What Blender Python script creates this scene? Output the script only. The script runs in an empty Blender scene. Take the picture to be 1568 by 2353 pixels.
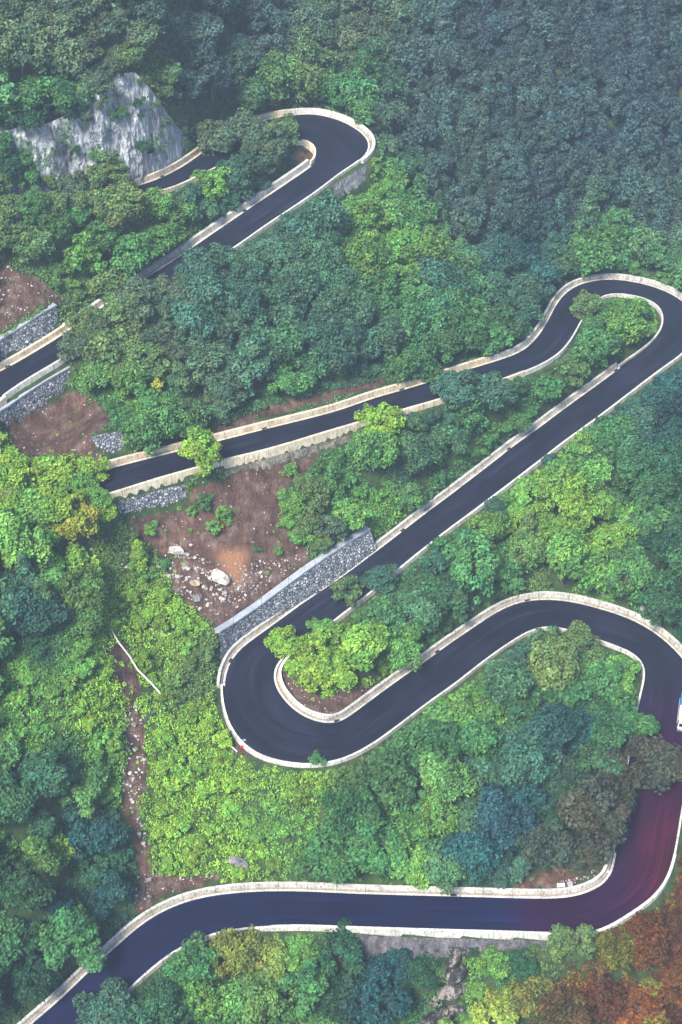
import bpy, math, random
import numpy as np
from mathutils import Vector, Matrix

random.seed(7); rng = np.random.default_rng(11)
C = bpy.context.scene.collection
R = math.radians
sc = bpy.context.scene

# ------------------------------------------------------------------ camera
H = 227.0; PITCH = R(40.0); VF = R(36.0)
F = 1176.5 / math.tan(VF/2)
cp, sp = math.cos(PITCH), math.sin(PITCH)
cam = bpy.data.cameras.new('camera'); camo = bpy.data.objects.new('camera', cam); C.objects.link(camo)
camo.location = (0, 0, H); camo.rotation_euler = (math.pi/2-PITCH, 0, 0)
cam.sensor_fit = 'VERTICAL'; cam.angle = VF; cam.clip_start = 1; cam.clip_end = 6000
sc.camera = camo

def ray(u, v):
    a = (np.asarray(u, float)-784)/F; b = (1176.5-np.asarray(v, float))/F
    return a, cp+b*sp, -sp+b*cp
def P(u, v, h):                       # pixel of the 1568 wide survey grid + height -> world
    a, y, z = ray(u, v); t = (np.asarray(h, float)-H)/z
    return np.stack([a*t, y*t, np.asarray(h, float)+0*t], -1)
def proj(p):
    p = np.asarray(p, float); x, y, z = p[..., 0], p[..., 1], p[..., 2]-H
    d = y*cp - z*sp; up = y*sp + z*cp
    return 784+F*x/d, 1176.5-F*up/d, d

# ------------------------------------------------------------------ helpers
def setp(o, **k):
    if k.get('category') and not k.get('kind'): o['kind'] = 'thing'
    for a, b in k.items():
        if b is not None: o[a] = b
    return o
def mesh_np(name, verts, faces, mats, parent=None, smooth=False, mi=None, attrs=None, link=True):
    me = bpy.data.meshes.new(name)
    verts = np.asarray(verts, np.float32).reshape(-1, 3); faces = np.asarray(faces, np.int32)
    n, k = faces.shape
    me.vertices.add(len(verts)); me.vertices.foreach_set('co', verts.ravel())
    me.loops.add(n*k); me.loops.foreach_set('vertex_index', faces.ravel())
    me.polygons.add(n); me.polygons.foreach_set('loop_start', np.arange(0, n*k, k, dtype=np.int32))
    me.polygons.foreach_set('loop_total', np.full(n, k, np.int32))
    if mi is not None: me.polygons.foreach_set('material_index', np.asarray(mi, np.int32))
    me.polygons.foreach_set('use_smooth', np.full(n, smooth))
    if mats: me.materials.append(mats)
    for an, (ty, dat) in (attrs or {}).items():
        at = me.attributes.new(an, ty, 'POINT')
        dat = np.asarray(dat, np.float32)
        at.data.foreach_set('color' if ty == 'FLOAT_COLOR' else 'value', dat.ravel())
    me.update(calc_edges=True)
    if not link: return me
    return link_mesh(name, me, parent)
def link_mesh(name, me, parent=None):
    o = bpy.data.objects.new(name, me); C.objects.link(o)
    if parent is not None: o.parent = parent
    return o
def empty(name, loc=(0, 0, 0), rz=0, s=1):
    o = bpy.data.objects.new(name, None); C.objects.link(o); o.location = loc; o.rotation_euler = (0, 0, rz); o.scale = (s, s, s)
    o.empty_display_size = .1
    return o
def cp_noise(p, seed=0, oct=4, lac=2.0, gain=.5):
    """value-noise fractal, p (...,3) -> about -1..1"""
    p = np.asarray(p, float); out = 0; amp = 1; tot = 0
    for o_ in range(oct):
        q = p*(lac**o_)+seed*17.3+o_*31.7; i = np.floor(q).astype(np.int64); f = q-i; f = f*f*(3-2*f); r = 0
        for dx in (0, 1):
            for dy in (0, 1):
                for dz in (0, 1):
                    n = ((i[..., 0]+dx)*73856093) ^ ((i[..., 1]+dy)*19349663) ^ ((i[..., 2]+dz)*83492791)
                    n = (n ^ (n >> 13))*1274126177; n = (n ^ (n >> 16)) & 0xffff
                    w = (f[..., 0] if dx else 1-f[..., 0])*(f[..., 1] if dy else 1-f[..., 1])*(f[..., 2] if dz else 1-f[..., 2])
                    r = r + w*(n/32767.5-1)
        out = out+amp*r; tot += amp; amp *= gain
    return out/tot
def in_poly(u, v, poly):
    u = np.asarray(u); v = np.asarray(v); c = np.zeros(u.shape, bool); n = len(poly)
    for i in range(n):
        x1, y1 = poly[i]; x2, y2 = poly[(i+1) % n]
        if y1 == y2: continue
        t = ((y1 > v) != (y2 > v)) & (u < (x2-x1)*(v-y1)/(y2-y1)+x1)
        c ^= t
    return c
def resample(pts, n):
    pts = np.asarray(pts, float); d = np.r_[0, np.cumsum(np.linalg.norm(np.diff(pts, axis=0), axis=1))]
    s = np.linspace(0, d[-1], n)
    return np.stack([np.interp(s, d, pts[:, k]) for k in range(pts.shape[1])], -1)
def smooth_line(a, it):
    a = a.copy()
    for _ in range(it): a[1:-1] = .25*a[:-2]+.5*a[1:-1]+.25*a[2:]
    return a

# ------------------------------------------------------------------ materials
def mat(name):
    m = bpy.data.materials.new(name); m.use_nodes = True; nt = m.node_tree; nt.nodes.clear()
    out = nt.nodes.new('ShaderNodeOutputMaterial'); b = nt.nodes.new('ShaderNodeBsdfPrincipled')
    nt.links.new(b.outputs[0], out.inputs[0]); b.inputs['Roughness'].default_value = .9
    b.inputs['Specular IOR Level'].default_value = .2
    return m, nt, b, out
class G:
    def __init__(s, nt): s.nt = nt
    def n(s, t, **k):
        x = s.nt.nodes.new('ShaderNode'+t)
        for a, b in k.items(): setattr(x, a, b)
        return x
    def l(s, a, b): s.nt.links.new(a, b)
    def attr(s, nm, out='Color'):
        a = s.n('Attribute'); a.attribute_name = nm; return a.outputs[out]
    def noise(s, vec, scale, det=4, rough=.6):
        a = s.n('TexNoise'); a.inputs['Scale'].default_value = scale; a.inputs['Detail'].default_value = det; a.inputs['Roughness'].default_value = rough
        if vec is not None: s.l(vec, a.inputs['Vector'])
        return a.outputs[0]
    def ramp(s, fac, stops, interp='LINEAR'):
        r = s.n('ValToRGB'); r.color_ramp.interpolation = interp; e = r.color_ramp.elements
        while len(e) < len(stops): e.new(.5)
        for i, (p, c) in enumerate(stops): e[i].position = p; e[i].color = (*c, 1) if len(c) == 3 else c
        s.l(fac, r.inputs[0]); return r.outputs[0]
    def mix(s, f, a, b, mode='MIX'):
        m = s.n('Mix', data_type='RGBA', blend_type=mode)
        for sock, val in ((m.inputs[0], f), (m.inputs[6], a), (m.inputs[7], b)):
            if isinstance(val, (int, float)): sock.default_value = val
            elif isinstance(val, tuple): sock.default_value = (*val, 1)
            else: s.l(val, sock)
        return m.outputs[2]
    def math(s, op, a, b=None):
        m = s.n('Math', operation=op)
        for sock, val in ((m.inputs[0], a), (m.inputs[1], b)):
            if val is None: continue
            if isinstance(val, (int, float)): sock.default_value = val
            else: s.l(val, sock)
        return m.outputs[0]
    def pos(s): return s.n('NewGeometry').outputs['Position']
    def scale(s, vec, sc_):
        m = s.n('Mapping'); m.inputs['Scale'].default_value = sc_; s.l(vec, m.inputs[0]); return m.outputs[0]
    def bump(s, h, bsdf, st=.5, dist=.2):
        b = s.n('Bump'); b.inputs['Strength'].default_value = st; b.inputs['Distance'].default_value = dist; s.l(h, b.inputs['Height']); s.l(b.outputs[0], bsdf.inputs['Normal'])

def leaf_mat(name, obj_color=True, transl=.18):
    m, nt, b, out = mat(name); g = G(nt)
    col = g.attr('tint')
    if obj_color:
        oi = g.n('ObjectInfo'); col = g.mix(1.0, col, oi.outputs['Color'], 'MULTIPLY')
    g.l(col, b.inputs['Base Color']); b.inputs['Roughness'].default_value = .6; b.inputs['Specular IOR Level'].default_value = .25
    tr = g.n('BsdfTranslucent'); c2 = g.mix(1.0, col, (1.25, 1.2, .6), 'MULTIPLY'); g.l(c2, tr.inputs[0])
    ms = g.n('MixShader'); ms.inputs[0].default_value = transl
    g.l(b.outputs[0], ms.inputs[1]); g.l(tr.outputs[0], ms.inputs[2]); g.l(ms.outputs[0], out.inputs[0])
    return m
M_LEAF = leaf_mat('leaf_tinted'); M_LEAF2 = leaf_mat('leaf_massed', False)
def bark_mat():
    m, nt, b, out = mat('bark'); g = G(nt)
    g.l(g.ramp(g.noise(g.scale(g.pos(), (3, 3, .8)), 2), [(.3, (.05, .04, .03)), (.7, (.17, .14, .11))]), b.inputs['Base Color']); return m
M_BARK = bark_mat()

def asphalt_mat():
    m, nt, b, out = mat('asphalt'); g = G(nt)
    t = g.attr('tint'); ac = g.attr('across', 'Fac'); ar = g.attr('arc', 'Fac')
    cmb = g.n('CombineXYZ'); g.l(ac, cmb.inputs[0]); g.l(ar, cmb.inputs[1])
    streak = g.noise(g.scale(cmb.outputs[0], (1.0, .022, 1)), 1.3, 6, .7)
    blot = g.noise(g.pos(), .09, 3, .5)
    fine = g.noise(g.pos(), 6, 3, .7)
    f = g.math('ADD', g.math('MULTIPLY', streak, .6), g.math('ADD', g.math('MULTIPLY', blot, .28), g.math('MULTIPLY', fine, .12)))
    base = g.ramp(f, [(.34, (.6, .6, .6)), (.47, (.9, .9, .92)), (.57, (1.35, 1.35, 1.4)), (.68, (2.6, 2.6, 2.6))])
    pn = g.noise(g.scale(cmb.outputs[0], (.5, .09, 1)), 1.0, 2, .5)
    base = g.mix(.6, base, g.ramp(pn, [(.40, (.75, .75, .75)), (.52, (1, 1, 1)), (.66, (1.5, 1.5, 1.5))]), 'MULTIPLY')

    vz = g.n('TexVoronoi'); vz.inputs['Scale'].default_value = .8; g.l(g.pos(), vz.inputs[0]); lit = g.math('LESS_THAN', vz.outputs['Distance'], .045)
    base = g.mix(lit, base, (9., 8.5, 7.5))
    g.l(g.mix(1.0, base, t, 'MULTIPLY'), b.inputs['Base Color'])
    g.l(g.ramp(f, [(.3, (.5,)*3), (.7, (.75,)*3)]), b.inputs['Roughness']); b.inputs['Specular IOR Level'].default_value = .12
    g.bump(fine, b, .3, .03)
    return m
M_ASPH = asphalt_mat()

def concrete_mat(name, c1, c2, stain):
    m, nt, b, out = mat(name); g = G(nt)
    ar = g.attr('arc', 'Fac')
    n1 = g.noise(g.pos(), .5, 6, .65); n2 = g.noise(g.scale(g.pos(), (2, 2, .5)), 1.6, 5, .7)
    col = g.ramp(n1, [(.3, c1), (.7, c2)])
    st = g.ramp(n2, [(.48, (1, 1, 1)), (.66, stain)])
    col = g.mix(1.0, col, st, 'MULTIPLY')
    fr = g.math('FRACT', g.math('MULTIPLY', ar, .2)); j = g.math('LESS_THAN', fr, .018)
    col = g.mix(g.math('MULTIPLY', j, .7), col, (.06, .055, .05))
    g.l(col, b.inputs['Base Color']); b.inputs['Roughness'].default_value = .92
    g.bump(n2, b, .4, .08)
    return m
M_CREAM = concrete_mat('sandy_concrete', (.50, .40, .27), (.80, .70, .53), (.45, .40, .33))
M_GREY = concrete_mat('grey_concrete', (.38, .36, .32), (.72, .69, .62), (.34, .31, .27))
M_WHITE = concrete_mat('pale_concrete', (.44, .42, .37), (.74, .71, .63), (.46, .42, .35))
M_RIB = concrete_mat('streaked_concrete', (.13, .13, .14), (.36, .35, .36), (.35, .34, .30))
M_CAP = concrete_mat('mortar_cap', (.27, .29, .31), (.40, .42, .45), (.7, .7, .7))

def stone_mat(name, scale=1.7, lo=(.07, .08, .10), hi=(.62, .63, .66)):
    m, nt, b, out = mat(name); g = G(nt)
    p = g.pos()
    wob = g.noise(p, 1.3, 3); v = g.n('VectorMath', operation='ADD'); sv = g.n('VectorMath', operation='SCALE')
    nn = g.n('TexNoise'); nn.inputs['Scale'].default_value = .9; g.l(p, nn.inputs[0]); g.l(nn.outputs['Color'], sv.inputs[0]); sv.inputs['Scale'].default_value = .6
    g.l(p, v.inputs[0]); g.l(sv.outputs[0], v.inputs[1])
    vo = g.n('TexVoronoi'); vo.inputs['Scale'].default_value = scale; g.l(v.outputs[0], vo.inputs[0])
    ve = g.n('TexVoronoi', feature='DISTANCE_TO_EDGE'); ve.inputs['Scale'].default_value = scale; g.l(v.outputs[0], ve.inputs[0])
    sep = g.n('SeparateColor'); g.l(vo.outputs['Color'], sep.inputs[0])
    c = g.ramp(sep.outputs[0], [(0, (.16, .18, .21)), (.45, (.30, .32, .35)), (.8, (.45, .46, .48)), (1, hi)])
    e = g.ramp(ve.outputs['Distance'], [(.02, (.18, .18, .20)), (.14, (1, 1, 1))])
    c = g.mix(1.0, c, e, 'MULTIPLY'); c = g.mix(.5, c, g.ramp(wob, [(.3, (.5, .5, .5)), (.7, (1.2, 1.15, 1.05))]), 'MULTIPLY')
    g.l(c, b.inputs['Base Color']); g.bump(g.math('MINIMUM', ve.outputs['Distance'], .2), b, 1, .8)
    return m
M_STONE = stone_mat('rubble_masonry')
def rock_mat(name, stops, vs=.35, sc_=.25):
    m, nt, b, out = mat(name); g = G(nt)
    n1 = g.noise(g.scale(g.pos(), (1, 1, vs)), sc_, 9, .68); n2 = g.noise(g.scale(g.pos(), (1, 1, vs*.6)), sc_*5, 6, .7)
    f = g.math('ADD', g.math('MULTIPLY', n1, .6), g.math('MULTIPLY', n2, .4))
    g.l(g.ramp(f, stops), b.inputs['Base Color']); g.bump(f, b, 1, 1.2); return m
M_CLIFF = rock_mat('limestone', [(.36, (.05, .055, .06)), (.44, (.20, .21, .22)), (.53, (.36, .37, .38)), (.62, (.72, .71, .70))])
M_BOULD = rock_mat('pale_limestone', [(.38, (.25, .19, .13)), (.47, (.58, .53, .45)), (.6, (.80, .78, .73))], 1, .8)
M_DARK = rock_mat('dark_wet_rock', [(.40, (.012, .012, .013)), (.49, (.05, .045, .042)), (.56, (.32, .28, .24))], .5, .35)
M_GREYR = rock_mat('grey_rock', [(.38, (.12, .11, .11)), (.5, (.32, .30, .29)), (.62, (.6, .58, .56))], .7, .9)
M_TANR = rock_mat('tan_rock', [(.38, (.28, .19, .12)), (.5, (.5, .38, .26)), (.62, (.72, .6, .46))], .7, .9)

def ground_mat():
    m, nt, b, out = mat('hillside_ground'); g = G(nt); p = g.pos()
    soil = g.attr('soil'); sp_ = g.n('SeparateColor'); g.l(soil, sp_.inputs[0])
    n1 = g.noise(p, .35, 7, .65); n2 = g.noise(g.scale(p, (1, .6, .6)), 2.2, 5, .7)
    veg = g.ramp(n1, [(.35, (.018, .035, .014)), (.6, (.05, .085, .025)), (.75, (.09, .08, .045))])
    br = g.ramp(n1, [(.3, (.052, .027, .019)), (.5, (.088, .048, .034)), (.7, (.17, .115, .088))])
    orange = g.ramp(n2, [(.3, (.22, .10, .05)), (.7, (.34, .17, .09))])
    grv = g.ramp(n2, [(.35, (.14, .12, .12)), (.6, (.32, .30, .29)), (.7, (.55, .52, .49))])
    vo = g.n('TexVoronoi'); vo.inputs['Scale'].default_value = 1.9; g.l(p, vo.inputs[0])
    speck = g.math('LESS_THAN', vo.outputs['Distance'], .16)
    br = g.mix(.8, br, g.ramp(g.noise(g.scale(p, (1.3, .35, .35)), .9, 6, .7), [(.35, (.45, .42, .40)), (.5, (1, 1, 1)), (.65, (1.35, 1.3, 1.25))]), 'MULTIPLY')
    br = g.mix(g.math('MULTIPLY', speck, .16), br, (.5, .45, .4))
    f1 = g.math('ADD', sp_.outputs[0], g.math('MULTIPLY', g.math('ADD', g.math('SUBTRACT', n2, .5), g.math('SUBTRACT', n1, .5)), 1.1))
    c = g.mix(g.ramp(f1, [(.4, (0, 0, 0)), (.6, (1, 1, 1))]), veg, br)
    c = g.mix(sp_.outputs[1], c, orange); f3 = g.math('ADD', sp_.outputs[2], g.math('MULTIPLY', g.math('SUBTRACT', n1, .5), .6))
    c = g.mix(g.ramp(f3, [(.4, (0, 0, 0)), (.65, (1, 1, 1))]), c, grv)
    g.l(c, b.inputs['Base Color']); g.bump(n2, b, .8, .5); return m
M_GROUND = ground_mat()
def plain(name, col, rough=.5, metal=0, spec=.4):
    m, nt, b, out = mat(name); g = G(nt)
    n = g.noise(g.pos(), 2.5, 4)
    g.l(g.mix(1.0, tuple(col), g.ramp(n, [(.3, (.85,)*3), (.7, (1.08,)*3)]), 'MULTIPLY'), b.inputs['Base Color'])
    b.inputs['Roughness'].default_value = rough; b.inputs['Metallic'].default_value = metal; b.inputs['Specular IOR Level'].default_value = spec; return m

# ------------------------------------------------------------------ road
# sections: left edge polyline, right edge polyline (travelling uphill), height at the end
SEC = [
 ([(0,2420),(75,2352),(150,2289),(200,2237),(270,2174),(320,2127),(380,2089),(450,2064),(525,2053),(600,2048)],
  [(160,2440),(205,2353),(280,2284),(325,2242),(375,2199),(415,2174),(460,2152),(510,2138),(575,2130),(620,2127)], 1.5),
 ([(600,2048),(700,2048),(784,2053),(909,2057),(1034,2060),(1134,2063),(1209,2065),(1284,2066)],
  [(620,2127),(700,2125),(784,2129),(984,2135),(1134,2139),(1234,2142),(1310,2146)], 4),
 ([(1284,2066),(1334,2058),(1384,2037),(1409,2009),(1416,1964)], [(1310,2146),(1340,2147),(1384,2139),(1434,2104),(1484,2074),(1519,2042),(1534,2004),(1544,1964)], 6),
 ([(1416,1964),(1428,1900),(1440,1830),(1450,1750),(1462,1676),(1474,1616),(1481,1586)], [(1544,1964),(1556,1889),(1564,1839),(1580,1770),(1594,1700),(1603,1640),(1606,1590)], 9),
 ([(1481,1586),(1491,1556),(1486,1526),(1459,1501),(1409,1482),(1344,1459),(1284,1441),(1234,1440)],
  [(1606,1590),(1598,1550),(1568,1511),(1534,1476),(1499,1449),(1459,1426),(1419,1411),(1359,1394),(1309,1381),(1259,1377),(1228,1378)], 11),
 ([(1234,1440),(1200,1455),(1164,1479),(1104,1521),(1044,1570),(984,1611),(919,1661),(859,1706)],
  [(1228,1378),(1209,1380),(1174,1389),(1134,1411),(1084,1446),(1034,1479),(974,1524),(919,1561),(874,1594),(834,1624),(800,1650)], 14.5),
 ([(859,1706),(814,1734),(784,1748),(730,1757),(690,1757)], [(800,1650),(784,1659),(765,1662),(740,1662)], 15.6),
 ([(690,1757),(670,1754),(600,1739),(565,1714),(537,1681),(519,1630),(514,1576)], [(740,1662),(700,1649),(665,1624),(635,1586),(626,1556)], 17.2),
 ([(514,1576),(518,1546),(530,1516),(550,1491),(590,1464),(635,1432)], [(626,1556),(629,1535),(645,1512),(680,1485),(704,1469)], 18.5),
 ([(635,1432),(690,1391),(740,1357),(784,1329),(814,1306),(884,1254),(929,1219),(984,1176),(1036,1138),(1084,1101),(1134,1063),(1174,1030),(1234,988),(1284,950),(1334,913),(1384,878),(1429,843)],
  [(704,1469),(750,1439),(794,1404),(859,1354),(924,1299),(984,1251),(1029,1216),(1084,1176),(1154,1123),(1239,1058),(1284,1022),(1339,983),(1384,950),(1444,904),(1484,873)], 28),
 ([(1429,843),(1484,805),(1514,778),(1529,753),(1530,735)], [(1484,873),(1524,843),(1564,816),(1585,790),(1596,760),(1597,735)], 30),
 ([(1530,735),(1527,716),(1509,698),(1479,685),(1444,678),(1409,675)], [(1597,735),(1590,708),(1568,690),(1534,670),(1484,653),(1434,644),(1400,641)], 32),
 ([(1409,675),(1384,679),(1362,695),(1345,715),(1331,738)], [(1400,641),(1384,642),(1349,648),(1314,660),(1289,683),(1276,703)], 33.5),
 ([(1331,738),(1319,763),(1304,788),(1284,813),(1244,838),(1204,855)], [(1276,703),(1264,733),(1249,758),(1229,785),(1209,805),(1179,818),(1134,833)], 36),
 ([(1204,855),(1120,886),(1040,910),(964,933),(909,948),(814,975),(784,984),(730,1000),(650,1025),(575,1045),(515,1058),(440,1080),(350,1105),(280,1128),(235,1141)],
  [(1134,833),(1094,844),(999,875),(924,898),(859,915),(784,943),(700,965),(625,983),(500,1015),(400,1040),(300,1065),(250,1078),(215,1089)], 43),
 ([(235,1141),(130,1175),(40,1198),(-40,1205),(-110,1180),(-150,1130),(-165,1070),(-155,1000),(-115,930),(-60,885),(0,855)],
  [(215,1089),(120,1120),(40,1140),(-10,1142),(-50,1125),(-72,1090),(-75,1050),(-68,1005),(-42,955),(0,913)], 50),
 ([(0,855),(50,828),(125,783),(170,753),(250,697),(335,640),(410,593),(500,530),(600,462),(700,395),(725,377)],
  [(0,913),(65,870),(135,830),(170,805),(300,722),(400,660),(460,620),(545,565),(600,525),(665,482),(725,442),(784,395),(824,372)], 60),
 ([(725,377),(731,362),(731,350),(727,342),(720,335),(700,325)],
  [(824,372),(849,350),(854,330),(839,310),(809,290),(784,277),(725,261),(665,265)], 62),
 ([(700,325),(640,328),(580,345),(520,375),(470,398),(435,415),(400,433),(350,445),(250,467),(150,476),(50,492),(-60,510)],
  [(665,265),(600,277),(540,303),(490,335),(467,350),(425,383),(375,408),(320,429),(240,442),(140,450),(50,462),(-60,478)], 70),
]
L3, R3, secid = [], [], []
h0 = -2.5
for si, (A, B, h1) in enumerate(SEC):
    pa, pb = P(*np.array(A, float).T, (h0+h1)/2), P(*np.array(B, float).T, (h0+h1)/2)
    ln = max(np.linalg.norm(np.diff(pa, axis=0), axis=1).sum(), np.linalg.norm(np.diff(pb, axis=0), axis=1).sum())
    n = max(4, int(ln/1.5)); a, b = resample(A, n+1), resample(B, n+1); hh = np.linspace(h0, h1, n+1)
    k = n if si < len(SEC)-1 else n+1
    L3.append(np.c_[a, hh][:k]); R3.append(np.c_[b, hh][:k]); secid += [si]*k
    h0 = h1
L3 = np.vstack(L3); R3 = np.vstack(R3); secid = np.array(secid)
hs = smooth_line(L3[:, 2:3], 60)[:, 0]
L3[:, :2] = smooth_line(L3[:, :2], 5); R3[:, :2] = smooth_line(R3[:, :2], 5)
EL = P(L3[:, 0], L3[:, 1], hs); ER = P(R3[:, 0], R3[:, 1], hs)
EL = smooth_line(EL, 2); ER = smooth_line(ER, 2)
CEN = (EL+ER)/2; NS = len(CEN)
arc = np.r_[0, np.cumsum(np.linalg.norm(np.diff(CEN, axis=0), axis=1))]
def tang(a):
    t = np.gradient(a, axis=0); t[:, 2] = 0; return t/np.linalg.norm(t, axis=1, keepdims=True)
nL = np.stack([-tang(EL)[:, 1], tang(EL)[:, 0], 0*hs], -1)   # outward on the left edge
nR = -np.stack([-tang(ER)[:, 1], tang(ER)[:, 0], 0*hs], -1)
W = np.linalg.norm(EL-ER, axis=1); HW = W/2
print('road width', [(i, round(W[secid == i].mean(), 1)) for i in range(len(SEC))], 'len', arc[-1])

# far (uphill, wide) / near (thin) per section and side



EXT = .55
# asphalt
na = 9
rv, rt, rac, rar = [], [], [], []
for j in range(na):
    f = j/(na-1)
    a_ = EL+nL*EXT; b_ = ER+nR*EXT
    q = a_*(1-f)+b_*f; q = q.copy(); q[:, 2] += .06*(1-(2*f-1)**2); rv.append(q); rac.append((f-.5)*W); rar.append(arc)
rv = np.stack(rv, 1); rac = np.stack(rac, 1); rar = np.stack(rar, 1)
def grid_faces(n, m, flip=False):
    i, j = np.meshgrid(np.arange(n-1), np.arange(m-1), indexing='ij'); a = (i*m+j).ravel()
    f = np.stack([a, a+m, a+m+1, a+1], -1); return f[:, ::-1] if flip else f
uu, vv, _ = proj(rv)
def sstep(x, a, b): t = np.clip((x-a)/(b-a), 0, 1); return t*t*(3-2*t)
base = np.array([.009, .010, .020]); navy = np.array([.003, .004, .026]); mar = np.array([.016, .0008, .018]); red = np.array([.036, .0008, .009]); slate = np.array([.034, .043, .060])  # navy, maroon and red paint a window reflection into the asphalt
kn = sstep(vv, 1850, 2100)[..., None]; km = (sstep(uu, 1130, 1230)*sstep(vv, 1530, 1700)*sstep(uu+.12*(vv-1500), 1450, 1530) + sstep(uu, 1130, 1260)*sstep(vv, 1950, 2060))[..., None]
km = np.clip(km, 0, 1); kr = (sstep(uu, 1400, 1540)*sstep(vv, 1750, 1950))[..., None]
tint = base*(1-kn)+navy*kn; tint = tint*(1-km)+mar*km; tint = tint*(1-kr)+red*kr
rt = np.concatenate([tint, np.ones(tint.shape[:2]+(1,))], -1)
road = mesh_np('road', rv, grid_faces(NS, na), M_ASPH, smooth=True, attrs={'tint': ('FLOAT_COLOR', rt), 'across': ('FLOAT', rac), 'arc': ('FLOAT', rar)})
setp(road, kind='structure')

# roadside walls
def strip(name, edge, nrm, i0, i1, prof, m, parent=None, arcs=None):
    """prof: list of (outward offset, height); a closed profile swept along the edge"""
    e = edge[i0:i1+1]; n_ = nrm[i0:i1+1]; k = len(e); pr = prof if callable(prof) else (lambda i: prof)
    V = []
    for i in range(k):
        for (d, z) in pr(i0+i): V.append(e[i]+n_[i]*d+np.array([0, 0, z]))
    m_ = len(pr(i0)); V = np.array(V).reshape(k, m_, 3)
    F_ = []
    idx = lambda i, j: i*m_+(j % m_)
    for i in range(k-1):
        for j in range(m_): F_.append((idx(i, j), idx(i+1, j), idx(i+1, j+1), idx(i, j+1)))
    c0 = len(V.reshape(-1, 3)); VV = V.reshape(-1, 3)
    F_ = np.array(F_)
    if m_ % 2 == 0:                                     # end caps as quads
        caps = []
        for b0 in (0, (k-1)*m_):
            for q in range(m_//2-1): caps.append((b0+q, b0+q+1, b0+m_-2-q, b0+m_-1-q))
        F_ = np.vstack([F_, caps])
    ar = np.repeat(arc[i0:i1+1], m_)
    return mesh_np(name, VV, F_, m, parent, attrs={'arc': ('FLOAT', ar)})
jit = cp_noise(np.stack([arc*.35, arc*0, arc*0], -1), 3, 3)
def far_kerb(i): return [(0.02, -.4), (0.02, .10+.03*jit[i]), (.42, .10+.03*jit[i]), (.42, -.4)]
def far_chan(i): return [(.42, -.4), (.42, -.02), (.95, -.02), (.95, -.4)]
def far_wall(h=.85, w=.42): return lambda i: [(.95, -.6), (.97, h+.03*jit[i]), (.97+w, h+.03*jit[i]), (1.0+w, -1.2)]
def near_wall(h=.55, w=.36, dn=1.0): return lambda i: [(.35, -.3), (.37, h+.02*jit[i]), (.37+w, h+.02*jit[i]), (.45+w, -dn)]
def rng_sec(a, b): w_ = np.where((secid >= a) & (secid <= b))[0]; return int(w_[0]), min(NS-1, int(w_[-1])+1)
WL = []
def far_side(side, a, b, m, label, h=.85, w=.5, i01=None, cat='wall'):
    i0, i1 = i01 or rng_sec(a, b); e, n_ = (EL, nL) if side == 'L' else (ER, nR)
    r = empty('roadside_wall', tuple(map(float, e[(i0+i1)//2]))); setp(r, label=label, category=cat, group='concrete walls lining the road')
    off = np.array(r.location)
    for nm, pr in (('wall', far_wall(h, w)), ('kerb', far_kerb), ('drain_channel', far_chan)):
        o = strip(nm, e-off, n_, i0, i1, pr, m if nm != 'drain_channel' else M_DRAIN, r)
    WL.append((side, i0, i1))
def near_side(side, a, b, m, label, h=.55, w=.36, dn=1.0, i01=None):
    i0, i1 = i01 or rng_sec(a, b); e, n_ = (EL, nL) if side == 'L' else (ER, nR)
    o = strip('parapet_wall', e, n_, i0, i1, near_wall(h, w, dn), m)
    setp(o, label=label, category='parapet', group='concrete walls lining the road')
M_DRAIN = concrete_mat('stained_channel', (.22, .18, .13), (.45, .37, .27), (.5, .45, .4))
far_side('L', 0, 1, M_GREY, 'grey concrete kerb wall on the uphill side of the lowest road leg', .8, .5)
far_side('L', 2, 2, M_GREY, 'short curved kerb wall inside the bend at the bottom right')
near_side('L', 3, 3, M_GREY, 'grey parapet half hidden by trees inside the right hand bend opposite the lorry')
near_side('L', 4, 4, M_WHITE, 'pale parapet on the inside of the wide bend above the dark wood', .6)
near_side('L', 5, 5, M_WHITE, 'thin pale parapet under the straight between the left hairpin and the wide right bend')
near_side('L', 6, 7, M_WHITE, 'pale parapet round the outside foot of the left hairpin', .6, .4)
far_side('L', 8, 9, M_GREY, 'long weathered kerb wall from the stone retaining wall up the central diagonal')
near_side('L', 10, 12, M_WHITE, 'white parapet on the inside of the right edge hairpin')
near_side('L', 13, 13, M_WHITE, 'thin white parapet below the dip leaving the right edge hairpin', .6)
near_side('L', 14, 15, M_CREAM, 'thick sandy parapet above the bare earth slope', .8, .5, 1.3)
near_side('R', 16, 16, M_WHITE, 'white parapet on the outer side of the topmost straight', .6, .4, 1.6)
far_side('R', 17, 17, M_WHITE, 'broad pale wall round the outside of the topmost hairpin', .9, .7)
far_side('R', 18, 18, M_CREAM, 'sandy wall running along the foot of the rock cliff', 1.0, .6)
near_side('R', 0, 0, M_GREY, 'grey parapet along the downhill side of the road in the bottom left corner', .6, .4)
near_side('R', 1, 2, M_WHITE, 'white parapet on top of the dark stone wall along the lowest road leg', .75, .5, 1.0)
near_side('R', 3, 3, M_GREY, 'parapet at the right edge beside the rust coloured bushes')
far_side('R', 4, 4, M_GREY, 'wide grey kerb wall round the outside of the lower right bend', .95, .6)
far_side('R', 5, 6, M_GREY, 'kerb wall above the straight leading down from the left hairpin')
far_side('R', 7, 8, M_WHITE, 'pale curved wall enclosing the earth island of the left hairpin', .8, .45)
near_side('R', 9, 9, M_WHITE, 'thin white parapet along the downhill side of the central diagonal', .65, .4)
near_side('R', 10, 10, M_WHITE, 'thin parapet outside the lower arm of the right edge hairpin', .6, .4)
far_side('R', 11, 13, M_GREY, 'grey wall round the top of the right edge hairpin', .9, .5)
far_side('R', 14, 15, M_CREAM, 'long sandy kerb wall above the road over the bare earth slope', .95, .6)
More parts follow.
